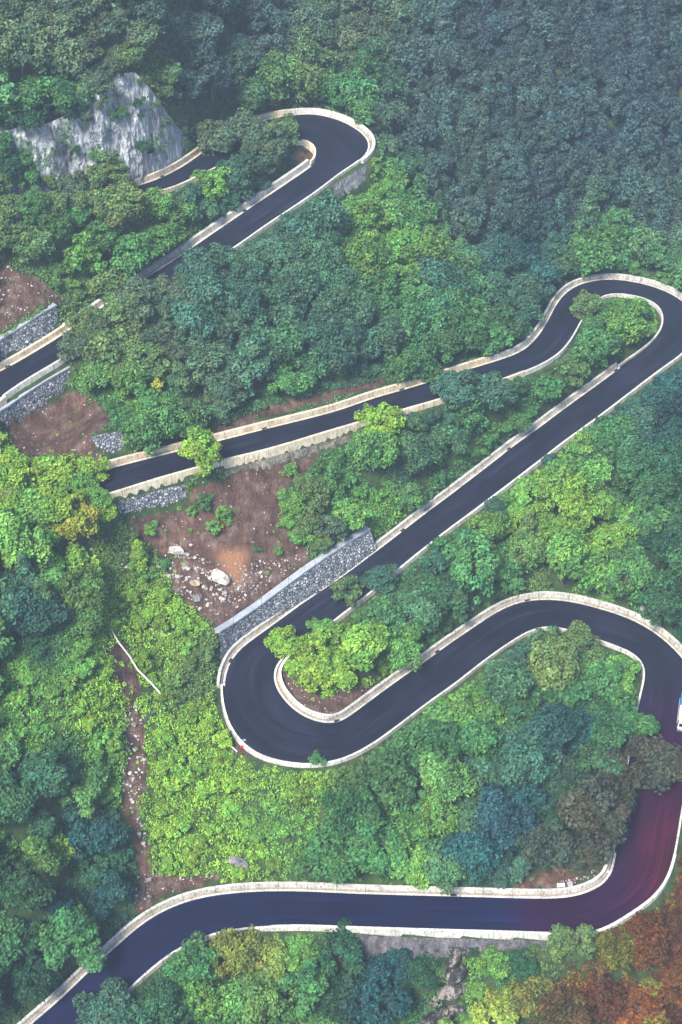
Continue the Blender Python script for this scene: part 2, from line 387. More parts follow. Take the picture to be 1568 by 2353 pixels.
i16 = rng_sec(16, 16); isp = i16[0]+int((i16[1]-i16[0])*.22)
far_side('L', 16, 16, M_CREAM, 'orange stained kerb wall at the left edge under a stone wall', .9, .6, i01=(i16[0], isp))
far_side('L', 16, 16, M_WHITE, 'white wall on the inner side of the topmost straight', 1.1, .7, i01=(isp, i16[1]))
near_side('L', 17, 17, M_CREAM, 'sandy curved wall inside the topmost hairpin', .9, .45)
near_side('L', 18, 18, M_CREAM, 'cream parapet facing the rock cliff across the top left road', .6, .45, 2.2)

# ------------------------------------------------------------------ retaining walls, cliffs (pixel traced, solved in 3d)
def solve_batter(known, uv, bat, sign):
    """known world pts; uv pixels of the other rim; find points on those rays with horizontal (y) run = bat*height"""
    out = []
    for p, (u, v) in zip(known, uv):
        a, y, z = ray(u, v); lo, hi = 50., 900.
        # y(t)-p.y = bat*(z(t)-p.z): linear in t
        t = (p[1]-bat*p[2]+bat*H)/(y-bat*z)
        out.append((a*t, y*t, H+z*t))
    return np.array(out)
RK = []; RW = []   # (base world line, top world line)
def face_mesh(name, base_px, base_h, top_px, bat, m, nu, nv, disp, seed, known='base', smooth=False, stretch=(1, 1, 1), parent=None, ns=.5):
    n = nu
    bp, tp = resample(base_px, n), resample(top_px, n)
    if known == 'base':
        hh = resample(np.c_[np.arange(len(base_h)), base_h], n)[:, 1] if not np.isscalar(base_h) else np.full(n, base_h)
        B_ = P(bp[:, 0], bp[:, 1], hh); T_ = solve_batter(B_, tp, bat, 1)
    else:
        hh = resample(np.c_[np.arange(len(base_h)), base_h], n)[:, 1] if not np.isscalar(base_h) else np.full(n, base_h)
        T_ = P(tp[:, 0], tp[:, 1], hh); B_ = solve_batter(T_, bp, bat, 1)
    RW.append((B_, T_)); RK.append(known)
    f = np.linspace(0, 1, nv)[None, :, None]
    B2 = B_+(B_-T_)*.05-[0, 0, 1.3]
    V = B2[:, None]*(1-f)+T_[:, None]*f
    nrm = np.array([0, -1, .35]); nrm /= np.linalg.norm(nrm)
    k = cp_noise(V*np.array(stretch)*ns, seed, 5, 2.1, .55)
    if disp > 2: k = k*.8+.5*(.5-np.abs(cp_noise(V*np.array([.16, .16, .05])+k[..., None]*.25, seed+4, 4, 2.3, .6)))*1.2-.35*np.abs(cp_noise(V*[.5, .5, .12], seed+9, 3))
    V = V+nrm*(disp*k)[..., None]
    o = mesh_np(name, V, grid_faces(nu, nv, True), m, parent, smooth=smooth, attrs={'arc': ('FLOAT', V[..., 0])})
    return o, B_, T_
def off_road_h(tp, rd):
    """height at which each rim pixel lies rd metres outside the road edge"""
    out = []
    for u, v in tp:
        k_ = int(np.argmin((proj(CEN)[0]-u)**2+(proj(CEN)[1]-v)**2)); best = None
        for h_ in np.arange(CEN[k_, 2]-7, CEN[k_, 2]+2, .1):
            q = P(u, v, h_); r_ = (np.hypot(CEN[:, 0]-q[0], CEN[:, 1]-q[1])-HW).min()
            if best is None or abs(r_-rd) < best[0]: best = (abs(r_-rd), h_)
        out.append(best[1])
    return out
def stone_wall(base_px, base_h, top_px, bat, known, label, cap=None, m=None, disp=.25):
    if base_h is None: base_h = off_road_h(top_px, 1.25); print(label, np.round(base_h, 1))
    root = empty('retaining_wall'); 
    o, B_, T_ = face_mesh('stone_face', base_px, base_h, top_px, bat, m or M_STONE, 90, 22, disp, 5, known, parent=root, ns=1.4)
    mid = B_[len(B_)//2]; root.location = tuple(mid); o.location = tuple(-mid)
    if cap:
        t = tang(T_); n_ = np.stack([-t[:, 1], t[:, 0], 0*t[:, 0]], -1)
        if n_[:, 1].mean() < 0: n_ = -n_
        w = cap
        V = np.stack([T_-n_*.15+[0, 0, -.1], T_-n_*.15+[0, 0, .22], T_+n_*w+[0, 0, .22], T_+n_*w+[0, 0, -1.2]], 1)
        m_ = 4; k = len(T_); fs = [(i*m_+j, (i+1)*m_+j, (i+1)*m_+(j+1) % m_, i*m_+(j+1) % m_) for i in range(k-1) for j in range(m_)]
        fs += [(0, 1, 2, 3), ((k-1)*m_, (k-1)*m_+1, (k-1)*m_+2, (k-1)*m_+3)]
        c = mesh_np('coping', V, fs, M_CAP, root, attrs={'arc': ('FLOAT', V[..., 0])}); c.location = tuple(-mid)
    setp(root, label=label, category='retaining wall', group='stone retaining walls')
    return B_, T_
def road_h(u, v, side=None):
    uu_, vv_, _ = proj(CEN); i = np.argmin((uu_-u)**2+(vv_-v)**2); return float(CEN[i, 2])
cliff_base = [(-70,462),(0,452),(85,440),(150,430),(225,432),(320,410),(380,385),(425,358),(450,338)]
cliff_top = [(-70,315),(12,300),(60,288),(110,282),(175,255),(205,228),(240,190),(275,168),(312,166),(345,200),(380,252),(410,292),(440,330),(447,336)]
cl, cB, cT = face_mesh('rock_cliff', cliff_base, [71.5, 71, 70.5, 70, 69.5, 68.5, 67, 66, 65], cliff_top, .5, M_CLIFF, 230, 130, 3.6, 21, 'base', smooth=False, stretch=(1, 1, .4), ns=.33)
setp(cl, label='pale grey limestone cliff face above the topmost road on the left', category='cliff')
stone_wall([(508,1528),(530,1492),(580,1452),(640,1412),(700,1372),(760,1330),(800,1300),(866,1246)], [17.6, 18.2, 18.6, 19.4, 20.3, 21.3, 22, 23.3],
           [(505,1452),(535,1434),(590,1397),(650,1352),(700,1315),(750,1280),(800,1248),(850,1216)], .3, 'base', 'long grey rubble stone wall with broad flat coping at the foot of the landslide', 1.2)
stone_wall([(0,835),(20,822),(60,800),(100,775),(135,745)], [50.5, 50.8, 51.5, 52.2, 53], [(0,782),(30,763),(60,744),(100,718),(130,702)], .3, 'base', 'grey stone wall above the sandy kerb at the left edge', 1.1)
stone_wall([(0,975),(20,992),(60,975),(105,948),(160,895)], None, [(0,945),(22,932),(60,905),(110,873),(165,842)], .28, 'top', 'grey stone wall with thin pale ledge below the road at the left edge', .5)
stone_wall([(240,1062),(295,1045)], [43.2, 42.8], [(210,1003),(280,990)], .4, 'base', 'small square stone buttress panel behind the yellow green tree on the left')
stone_wall([(268,1190),(340,1183),(380,1174),(432,1160)], None, [(270,1152),(320,1138),(370,1125),(425,1112)], .28, 'top', 'low stone wall below the road beside the lone bright tree')
M_FOOT = rock_mat('rough_footing', [(.38, (.10, .09, .07)), (.5, (.24, .21, .16)), (.62, (.48, .42, .33))], .4, .6)
stone_wall([(520,1100),(560,1078),(610,1086),(700,1055),(760,1035),(820,1010)], None, [(520,1080),(570,1066),(640,1046),(700,1030),(760,1012),(820,994)], .2, 'top', 'rough tan concrete footing exposed below the road above the landslide', m=M_FOOT)
stone_wall([(768,464),(800,462),(828,448),(846,430)], None, [(766,425),(795,408),(822,391),(842,378)], .12, 'top', 'tall streaked concrete wall holding up the topmost hairpin', m=M_RIB, disp=.2)
stone_wall([(760,2210),(900,2225),(1000,2215),(1120,2195),(1300,2190)], None, [(760,2148),(900,2152),(1000,2156),(1120,2158),(1300,2163)], .35, 'top', 'dark weedy stone wall under the white parapet of the lowest road leg', m=rock_mat('weedy_wall', [(.38, (.05, .045, .05)), (.5, (.14, .125, .13)), (.62, (.27, .25, .25))], .3, .7))

# ------------------------------------------------------------------ terrain
pts = []
for i in range(0, NS, 4):
    for e in (EL[i]+nL[i]*1.2, ER[i]+nR[i]*1.2, CEN[i]): pts.append(e-[0, 0, .3])
def T(u, v, h): pts.append(P(u, v, h))
for B_, T_ in RW:
    k = max(1, len(B_)//10)
    for i in range(0, len(B_), k): pts.append(B_[i]); pts.append(T_[i]+[0, .6, .0])
    if B_ is cB:
        for i in range(0, len(T_), 12): pts.append(T_[i]+[0, 9, 6]); pts.append(T_[i]+[0, 30, 24])
# upper slopes and frame surroundings
def Ty(u, v, y_):
    a, y, z = ray(u, v); h_ = H+y_*z/y; pts.append(np.array([a*y_/y, y_, h_]))
for u in (1100, 1230, 1360, 1480, 1568, 1680):
    for v in ((600 if u < 1300 else 580), 500, 400, 300, 200, 100, 0): Ty(u, v, 312+(660-v)*.126+(4 if u > 1400 else 0))
for v in (480, 400, 320, 240, 160, 80, 0): Ty(960, v, 306+(620-v)*.142)
for u in (680, 820):
    for v in (190, 120, 50): Ty(u, v, 352+(240-v)*.15)
Ty(480, 270, 326); Ty(500, 150, 345); Ty(520, 20, 372); Ty(600, 180, 348)
for u, v, h in [(700,1900,8),(400,1850,12),(300,1700,19),(150,1600,31),(0,1500,36),(150,1480,35),(0,1750,28),(150,1800,22),(0,2000,18),(200,1950,12),(0,2200,5),(120,2150,4),(-120,1300,42),(-120,1600,33),(-120,1900,22),(280,1480,28),(150,1300,37.5),(0,1300,41.5),(260,1300,31.5),(430,1250,32),(350,1250,32),(600,1220,31),
                (1560,1300,14),(1560,1150,18),(1560,1000,23),(1350,1150,19),(1200,1250,17),
                (600,2320,-9),(900,2330,-13),(1040,2340,-14),(1200,2300,-9),(1400,2330,-11),(1560,2300,-10),(1560,2150,-1),(400,2340,-5)]:
    T(u, v, h)
for x in (-260, -130, 0, 130, 260):
    pts.append(np.array([x, 90, -45])); pts.append(np.array([x, 0, -95])); pts.append(np.array([x*2, -300, -160])); pts.append(np.array([x*1.3, 520, 190.])); pts.append(np.array([x*2, 800, 300.]))
for y, h in ((150, -5), (190, 12), (240, 40), (300, 60), (340, 85), (420, 130)): pts.append(np.array([-260, y, h+10])); pts.append(np.array([260, y, h+6])); pts.append(np.array([-120, y, h+3.])); pts.append(np.array([130, y, h-3.]))
pts = np.array(pts, float)
keep = []; 
for i, p in enumerate(pts):
    if all((p[0]-pts[j][0])**2+(p[1]-pts[j][1])**2 > .35 for j in keep): keep.append(i)
pts = pts[keep]
XY = pts[:, :2]; Dm = np.linalg.norm(XY[:, None]-XY[None], axis=2); n = len(XY)
A_ = np.zeros((n+3, n+3)); A_[:n, :n] = Dm-np.eye(n)*.6; A_[:n, n:] = np.c_[np.ones(n), XY]; A_[n:, :n] = A_[:n, n:].T
wgt = np.linalg.solve(A_, np.r_[pts[:, 2], 0, 0, 0])
def rbf(x, y):
    sh = x.shape; x = x.ravel(); y = y.ravel(); o = np.empty(len(x))
    for s in range(0, len(x), 20000):
        d = np.hypot(x[s:s+20000, None]-XY[None, :, 0], y[s:s+20000, None]-XY[None, :, 1])
        o[s:s+20000] = d@wgt[:n]+wgt[n]+wgt[n+1]*x[s:s+20000]+wgt[n+2]*y[s:s+20000]
    return o.reshape(sh)
def axis(a, b, s, lo, hi):
    c = np.arange(a, b+s/2, s); l = [a]; st = s
    while l[-1] > lo: st *= 1.22; l.append(l[-1]-st)
    r_ = [b]; st = s
    while r_[-1] < hi: st *= 1.22; r_.append(r_[-1]+st)
    return np.r_[l[:0:-1], c, r_[1:]]
gx = axis(-95, 115, .62, -650, 650); gy = axis(130, 410, .62, -400, 900)
X, Y = np.meshgrid(gx, gy, indexing='ij'); Z = rbf(X, Y)
# keep the far rim sane
far_ = np.maximum(np.abs(X)-260, 0); Z = np.where(Y > 820, np.minimum(Z, 330), Z)
def road_dist(x, y):
    sh = x.shape; x = x.ravel(); y = y.ravel(); o = np.empty(len(x)); ii = np.empty(len(x), int); zz = np.empty(len(x))
    for s in range(0, len(x), 20000):
        d = np.hypot(x[s:s+20000, None]-CEN[None, :, 0], y[s:s+20000, None]-CEN[None, :, 1])-HW[None]
        ii[s:s+20000] = d.argmin(1); o[s:s+20000] = d.min(1)
    return o.reshape(sh), ii.reshape(sh)
RD, RI = road_dist(X, Y)
nz = cp_noise(np.stack([X*.05, Y*.05, 0*X], -1), 1, 5)*3.2+cp_noise(np.stack([X*.35, Y*.35, 0*X], -1), 2, 3)*.45
WP = np.vstack([np.vstack([B_[::6], T_[::6]]) for B_, T_ in RW]); WD = np.full(X.shape, 1e9)
for w_ in WP: WD = np.minimum(WD, np.hypot(X-w_[0], Y-w_[1]))
Z = Z+nz*sstep(RD, 2.5, 12)*sstep(WD, 2, 11)
Z = (CEN[RI, 2]-.38)*(1-sstep(RD, 1.4, 2.8))+Z*sstep(RD, 1.4, 2.8)
# sink the ground a little behind each wall face so the masonry stands proud
U_, V_, D_ = proj(np.stack([X, Y, Z], -1))
for (B_, T_), kn_ in zip(RW, RK):
    lim = 3.0 if B_ is cB else .9
    o_ = np.argsort(B_[:, 0]); yb = np.interp(X, B_[o_, 0], B_[o_, 1]); zb = np.interp(X, B_[o_, 0], B_[o_, 2])
    o_ = np.argsort(T_[:, 0]); yt = np.interp(X, T_[o_, 0], T_[o_, 1]); zt = np.interp(X, T_[o_, 0], T_[o_, 2])
    f = np.clip((Y-yb)/np.maximum(yt-yb, .2), 0, 1)
    xr = (X > max(B_[:, 0].min(), T_[:, 0].min())-.3) & (X < min(B_[:, 0].max(), T_[:, 0].max())+.3)
    m2 = xr & (Y < yt+.35) & (Y > yb-(7.0 if kn_ == 'top' else 3.0)) & (RD > .75) & (Z > zb-3)
    Z = np.where(m2, np.minimum(Z, zb+.05+(zt-zb)*f-lim*np.minimum(1, f*3)), Z)
U_, V_, D_ = proj(np.stack([X, Y, Z], -1))
def Zat(x, y):
    i = np.clip(np.searchsorted(gx, x)-1, 0, len(gx)-2); j = np.clip(np.searchsorted(gy, y)-1, 0, len(gy)-2)
    fx = (x-gx[i])/(gx[i+1]-gx[i]); fy = (y-gy[j])/(gy[j+1]-gy[j])
    return (Z[i, j]*(1-fx)+Z[i+1, j]*fx)*(1-fy)+(Z[i, j+1]*(1-fx)+Z[i+1, j+1]*fx)*fy
SOIL = [[(275,1198),(430,1168),(440,1125),(520,1095),(560,1078),(700,1052),(745,1040),(715,1075),(655,1120),(650,1190),(690,1240),(715,1285),(690,1310),(640,1350),(500,1445),(430,1385),(395,1345),(385,1290),(330,1235)],
        [(15,985),(120,930),(165,895),(215,915),(225,980),(210,1010),(240,1062),(170,1060),(60,1045),(20,1025)],
        [(-10,605),(50,625),(100,645),(150,690),(130,705),(100,700),(-10,770)],
        [(672,345),(700,325),(735,345),(728,372),(680,395)],
        [(628,1525),(655,1540),(690,1572),(745,1605),(800,1580),(870,1575),(860,1600),(760,1648),(690,1635),(645,1590)],
        [(300,2040),(345,2005),(430,2012),(520,2008),(480,2035),(380,2055),(310,2105)],
        [(285,1620),(330,1625),(340,1760),(320,1880),(350,1960),(345,2010),(315,2010),(300,1900),(275,1850),(290,1740)],
        [(480,1000),(560,978),(700,935),(800,905),(880,888),(900,865),(780,893),(640,925),(560,955),(470,985)],
        [(1180,2030),(1250,2000),(1340,2010),(1390,1990),(1300,2050),(1190,2052)],
        [(250,1480),(290,1470),(330,1590),(300,1620),(265,1560)],
        [(530,1690),(560,1705),(580,1740),(545,1735)], [(165,920),(215,915),(260,960),(215,1010),(150,1000)]]
ORG = [[(500,1265),(530,1262),(570,1262),(560,1330),(540,1350),(515,1320)]]
GRV = [[(390,1250),(430,1255),(520,1300),(640,1290),(690,1300),(600,1370),(520,1430),(440,1400),(350,1350),(370,1300)], [(290,1630),(325,1630),(335,1760),(315,1870),(345,1950),(325,1960),(295,1860),(285,1800)],
       [(640,1570),(700,1600),(780,1590),(860,1575),(800,1625),(700,1640)], [(1440,1190),(1530,1190),(1530,1310),(1440,1320)], [(200,1240),(330,1260),(330,1310),(230,1330)]]
cr = np.zeros(X.shape+(4,)); cr[..., 3] = 1
def soft(polys, w=10):
    o = np.zeros(X.shape); k = 0
    for du, dv in [(0, 0), (w, 0), (-w, 0), (0, w), (0, -w), (w*.7, w*.7), (-w*.7, -w*.7), (w*.7, -w*.7), (-w*.7, w*.7)]:
        for p in polys: o += in_poly(U_+du, V_+dv, p)
        k += 1
    return np.clip(o/k, 0, 1)
cr[..., 0] = np.maximum(soft(SOIL), .3*(1-sstep(RD, 1.6, 2.4))); cr[..., 1] = soft(ORG, 12); cr[..., 2] = soft(GRV, 14)*.36
hill = mesh_np('hillside', np.stack([X, Y, Z], -1), grid_faces(len(gx), len(gy)), M_GROUND, smooth=True, attrs={'soil': ('FLOAT_COLOR', cr)})
setp(hill, kind='structure')

# ------------------------------------------------------------------ what must stay visible
S4 = 4; MW, MH = 1568//S4+60, 2353//S4+60; OFF = 30
yy, xx = np.meshgrid((np.arange(MH)-OFF)*S4, (np.arange(MW)-OFF)*S4, indexing='ij')
prot = np.zeros((MH, MW), bool)
LW = EL+nL*1.6+[0, 0, .8]; RW_ = ER+nR*1.6+[0, 0, .8]
ul, vl, _ = proj(LW); ur, vr, _ = proj(RW_)
for i in range(NS-1):
    q = [(ul[i], vl[i]), (ul[i+1], vl[i+1]), (ur[i+1], vr[i+1]), (ur[i], vr[i])]
    a0, a1 = min(p[0] for p in q), max(p[0] for p in q); b0, b1 = min(p[1] for p in q), max(p[1] for p in q)
    x0, x1 = int(a0/S4)+OFF-1, int(a1/S4)+OFF+2; y0, y1 = int(b0/S4)+OFF-1, int(b1/S4)+OFF+2
    x0, y0 = max(x0, 0), max(y0, 0); x1, y1 = min(x1, MW), min(y1, MH)
    if x1 > x0 and y1 > y0: prot[y0:y1, x0:x1] |= in_poly(xx[y0:y1, x0:x1], yy[y0:y1, x0:x1], q)
HID = [[(165,760),(345,640),(400,600),(535,520),(545,560),(300,900),(180,850)], [(465,250),(660,240),(700,300),(690,370),(450,420)], [(-200,440),(330,425),(340,480),(-200,500)],
       [(-300,1000),(205,1080),(240,1190),(-300,1300)], [(1000,868),(1050,845),(1095,838),(1110,890),(1200,850),(1200,900),(950,950),(960,930)],
       [(1470,1680),(1430,1980),(1370,1960),(1440,1650)]]
for h_ in HID: prot &= ~in_poly(xx, yy, h_)
for s_ in SOIL+ORG+[[(505,1450),(850,1205),(866,1246),(508,1528)], [(0,780),(130,700),(135,750),(0,835)], [(0,930),(165,842),(160,895),(0,990)], [(210,1003),(280,990),(295,1045),(240,1062)],
                [(268,1150),(425,1110),(432,1160),(270,1190)], [(520,1080),(820,994),(820,1010),(560,1080)], [(765,420),(856,360),(848,440),(770,462)], [(1015,2190),(1060,2180),(1065,2330),(1010,2330)], [(860,2150),(1200,2160),(1160,2178),(880,2182)],
                [(30,330),(90,300),(190,290),(250,200),(310,170),(430,335),(330,400),(300,400),(280,420),(150,425),(60,380)]]:
    prot |= in_poly(xx, yy, s_)
def blocked(u, v, r, lim=.04):
    """does a crown disc cover protected ground?"""
    k = int(r/S4)+1; cx, cy = int(round(u/S4))+OFF, int(round(v/S4))+OFF
    if cx < 0 or cy < 0 or cx >= MW or cy >= MH: return False
    x0, x1, y0, y1 = max(cx-k, 0), min(cx+k+1, MW), max(cy-k, 0), min(cy+k+1, MH)
    d = (xx[y0:y1, x0:x1]-u)**2+(yy[y0:y1, x0:x1]-v)**2 < r*r
    return (prot[y0:y1, x0:x1] & d).sum() > lim*max(d.sum(), 1)

# ------------------------------------------------------------------ vegetation colours (leaf albedo, some with painted haze or reflection) over the hillside
LIME = (.20, .35, .04); LGRN = (.125, .28, .05); GRN = (.055, .165, .045); DGRN = (.022, .085, .035); BGRN = (.045, .12, .07); TEAL = (.014, .07, .065); HAZE_GRN = (.046, .092, .076); HAZE_BLU = (.034, .068, .072)  # last two: distance haze painted into the upper leaves
OLV = (.105, .175, .05); GOLV = (.08, .13, .065); YEL = (.38, .42, .06); YOL = (.27, .28, .03); REFL_RUST = (.13, .045, .006); REFL_DRUST = (.07, .024, .005); BRN = (.14, .09, .06); DOLV = (.055, .06, .035); BLUE = (.014, .062, .080)  # rust tones carry the corner's window reflection in the leaf colour
ZN = [(80,60,GOLV),(250,60,GOLV),(420,60,HAZE_GRN),(100,220,GRN),(200,130,GOLV),(340,180,OLV),(450,200,HAZE_GRN),(600,80,HAZE_GRN),(800,100,GOLV),(1000,150,HAZE_GRN),(1150,60,HAZE_BLU),(1400,100,HAZE_BLU),(1520,250,HAZE_BLU),
 (560,300,GOLV),(470,400,GRN),(640,230,GRN),(800,200,GRN),(700,180,OLV),(950,300,HAZE_GRN),(1000,420,HAZE_GRN),(1150,300,HAZE_GRN),(1250,430,HAZE_BLU),(1400,330,HAZE_BLU),(1500,480,HAZE_GRN),(1400,560,GRN),(1100,500,HAZE_GRN),
 (60,470,GRN),(50,560,OLV),(180,520,GRN),(280,470,OLV),(250,400,OLV),(380,500,LGRN),(300,560,GRN),(200,600,LGRN),(430,450,BGRN),(500,420,BGRN),
 (240,650,OLV),(350,700,GOLV),(220,720,OLV),(300,790,OLV),(400,780,GOLV),(450,720,BGRN),(550,700,BGRN),(620,620,BGRN),(700,700,BGRN),(760,760,BGRN),(580,830,BGRN),(650,860,GRN),(300,900,LGRN),(380,920,GRN),(260,960,GRN),(460,900,GOLV),
 (700,520,BGRN),(850,500,LGRN),(900,570,LGRN),(850,440,LGRN),(940,450,GRN),(960,600,LGRN),(1050,700,GRN),(1000,650,BGRN),(900,700,GRN),(1200,600,TEAL),(1180,700,BGRN),(1100,780,GRN),(850,800,BGRN),(950,850,GRN),(800,850,BGRN),
 (1330,700,OLV),(1400,740,GRN),(1450,720,LGRN),(1350,830,GRN),(1480,760,LGRN),(1280,860,OLV),(1260,900,GRN),(1180,900,GRN),(1050,890,BGRN),(1000,970,BGRN),(880,970,LIME),(1100,980,GRN),(930,1080,BGRN),(870,1150,LGRN),(1050,1080,GRN),(820,1080,GRN),(900,1200,LGRN),
 (1450,950,BGRN),(1500,1000,TEAL),(1550,900,TEAL),(1400,1000,GRN),(1300,1060,LGRN),(1450,1100,GRN),(1550,1100,DGRN),(1200,1130,LGRN),(1100,1180,LGRN),(1200,1200,LIME),(1050,1250,GRN),(1300,1180,LIME),(1380,1220,LIME),(1330,1300,LGRN),(1220,1300,OLV),(1150,1320,GRN),(1000,1330,BGRN),(950,1270,GRN),(1500,1270,DGRN),(1460,1350,DGRN),(1550,1420,DGRN),(1420,1350,LGRN),
 (800,1360,OLV),(860,1420,GRN),(920,1430,BGRN),(700,1480,LIME),(760,1540,LIME),(850,1520,LIME),(930,1500,LGRN),(980,1400,GRN),
 (50,1080,LIME),(150,1080,LIME),(220,1100,LIME),(60,1160,LGRN),(150,1220,YOL),(100,1250,LGRN),(20,1230,LGRN),(50,1320,BGRN),(60,1400,TEAL),(150,1320,LGRN),(170,1390,DGRN),(220,1330,LIME),(300,1280,OLV),
 (250,1420,LIME),(350,1400,LIME),(420,1440,LIME),(480,1500,OLV),(100,1500,DGRN),(50,1560,LGRN),(180,1520,LGRN),(230,1560,LIME),(100,1620,LGRN),(200,1650,LIME),(350,1560,LIME),(430,1580,OLV),(400,1680,LIME),(480,1650,LIME),(330,1800,LIME),
 (50,1700,LGRN),(40,1800,BGRN),(150,1740,DGRN),(220,1720,LGRN),(250,1800,LGRN),(120,1850,TEAL),(200,1900,TEAL),(30,1900,LGRN),(40,2000,DGRN),(140,1980,LGRN),(250,1970,DGRN),(150,2080,TEAL),(60,2100,GRN),(250,2060,TEAL),(100,2200,DGRN),(30,2280,DGRN),(180,2150,GRN),
 (400,1950,LIME),(450,1850,LIME),(550,1800,LIME),(600,1880,LGRN),(700,1800,LIME),(680,1900,LGRN),(760,1950,GRN),(830,1770,OLV),(800,1850,GRN),(900,1760,GRN),(550,1950,LIME),
 (1060,1620,LGRN),(1000,1700,GRN),(950,1800,BGRN),(1100,1700,GRN),(1200,1540,BGRN),(1280,1530,OLV),(1320,1500,OLV),(1300,1600,GRN),(1400,1550,GRN),(1450,1600,LGRN),(1200,1620,GRN),(1200,1700,BGRN),(1300,1700,TEAL),(1420,1680,DGRN),(1130,1790,BGRN),(1030,1850,LGRN),(950,1920,LGRN),(880,1900,GRN),(1150,1880,BLUE),(1230,1850,TEAL),(1100,1960,TEAL),(1200,1960,BGRN),(1330,1850,DGRN),
 (1360,1900,DOLV),(1400,1800,DOLV),(1500,1780,DOLV),(1340,1960,DOLV),(1300,1990,BRN),(1400,1720,GRN),
 (450,2200,GRN),(430,2270,GRN),(480,2320,LGRN),(570,2180,YOL),(580,2250,OLV),(680,2190,LGRN),(700,2260,GRN),(760,2210,DGRN),(820,2250,TEAL),(880,2300,TEAL),(650,2320,LGRN),(600,2340,GRN),(780,2320,DGRN),(240,2310,BGRN),(350,2300,DGRN),
 (1120,2220,LGRN),(1100,2300,LGRN),(1160,2260,GRN),(1180,2300,YOL),(1280,2170,OLV),(1240,2240,OLV),(1330,2200,DOLV),(1250,2330,DOLV),(1400,2180,REFL_DRUST),(1480,2120,REFL_RUST),(1540,2060,REFL_RUST),(1550,2170,REFL_DRUST),(1450,2230,REFL_RUST),(1380,2290,REFL_DRUST),(1500,2300,REFL_RUST),(1300,2290,REFL_DRUST),(1560,2350,REFL_DRUST),(1430,2340,REFL_RUST),(1560,1980,REFL_RUST),(1580,1900,REFL_DRUST)]
ZU = np.array([(z[0], z[1]) for z in ZN], float); ZC = np.array([z[2] for z in ZN])
def zcol(u, v, r_):
    if u > 1280 and v > 2000+.55*(1568-u) and r_.random() < .08: return np.array(YOL)*(.35+.35*r_.random())
    if v > 2330-.95*(u-1190) and v > 1880 and u > 1225:      # corner reflection painted as rusty leaf colour
        c = np.array([REFL_RUST, REFL_DRUST, (.16, .085, .008), (.09, .055, .012), (.20, .15, .015)][int(r_.choice(5, p=[.34, .24, .2, .12, .10]))])
        return c*(.75+.6*r_.random())
    d = np.hypot(ZU[:, 0]-u, ZU[:, 1]-v); w = 1/(d+15)**4; c = (ZC*w[:, None]).sum(0)/w.sum()
    j = .72+.62*r_.random(); h_ = (r_.random()-.5)*.25
    return np.clip(c*j*np.array([1+h_, 1, 1-h_*.8]), .004, .6)

# ------------------------------------------------------------------ tree prototypes
def leaves(Cn, Nn, size, r_, droop=0., aspect=.55):
    n_ = len(Cn); t = r_.normal(size=(n_, 3)); t[:, 2] -= droop
    Nn = Nn/np.linalg.norm(Nn, axis=1, keepdims=True)
    t -= (t*Nn).sum(1, keepdims=True)*Nn; t /= np.linalg.norm(t, axis=1, keepdims=True)+1e-9
    b_ = np.cross(Nn, t); s = size[:, None]
    v0 = Cn-t*s*.5; v2 = Cn+t*s*.55-Nn*s*.12; v1 = Cn+b_*s*aspect*.5+Nn*s*.06; v3 = Cn-b_*s*aspect*.5+Nn*s*.06
    return np.stack([v0, v1, v2, v3], 1)
def make_crown(seed, kind, dens=1.0, ls=1.0):
    """unit crown (radius about 1, base at z=0) -> verts (n,4,3), tint (n,3)"""
    r_ = np.random.default_rng(seed); V, Tn = [], []
    if kind == 'conifer':
        K = 46
        for k in range(K):
            f = (k+.5)/K; z = .35+2.6*f; rad = (1-f)*.85+.08; a = r_.random()*6.283
            V.append(((math.cos(a)*rad*.62, math.sin(a)*rad*.62, z-rad*.15), .16+.22*(1-f)))
    else:
        K = {'round': 42, 'tall': 46, 'wide': 42, 'sparse': 30, 'shrub': 18, 'weep': 46}[kind]
        asp = {'round': .85, 'tall': 1.35, 'wide': .6, 'sparse': 1.1, 'shrub': .55, 'weep': 1.15}[kind]
        lob = r_.normal(size=(3,))*.5
        for k in range(K):
            d = r_.normal(size=3); d /= np.linalg.norm(d); d[2] = d[2]*.75+.3; d /= np.linalg.norm(d)
            rr = (.35+.5*r_.random()**.6)*(1+.22*math.sin(3*math.atan2(d[1], d[0])+lob[0]*9)+.12*math.sin(5*math.atan2(d[1], d[0])+lob[1]*9))
            pr = (.14+.2*r_.random())*(1.1 if kind != 'sparse' else .85)
            V.append(((d[0]*rr, d[1]*rr, asp*(.95+d[2]*rr*1.0)), pr))
    LV, LT = [], []
    for (c, pr) in V:
        c = np.array(c); n_ = int(760*dens*pr**1.6*(1 if kind != 'sparse' else .7))
        d = r_.normal(size=(n_, 3)); d[:, 2] = d[:, 2]*.9+.35; d /= np.linalg.norm(d, axis=1, keepdims=True)
        rad = pr*(.62+.5*r_.random((n_, 1))**.7)
        lump = 1+.25*cp_noise(d*2.2+seed+c, 4, 2)[:, None]
        Cn = c+d*rad*lump*np.array([1, 1, .8 if kind != 'weep' else 1.1])
        Nn = d*.7+np.array([0, 0, .55])+r_.normal(size=(n_, 3))*.45
        sz = (.105+.10*r_.random(n_))*ls
        q = leaves(Cn, Nn, sz, r_, {'weep': 1.6, 'conifer': 1.2}.get(kind, .3), .62)
        pt = 1+(r_.random()-.5)*.55; hu = (r_.random()-.5)*.35
        tt = pt*(.62+.85*r_.random((n_, 1))**1.3)*np.array([1+hu, 1, 1-hu*.6])
        LV.append(q); LT.append(tt)
    return np.concatenate(LV), np.concatenate(LT)
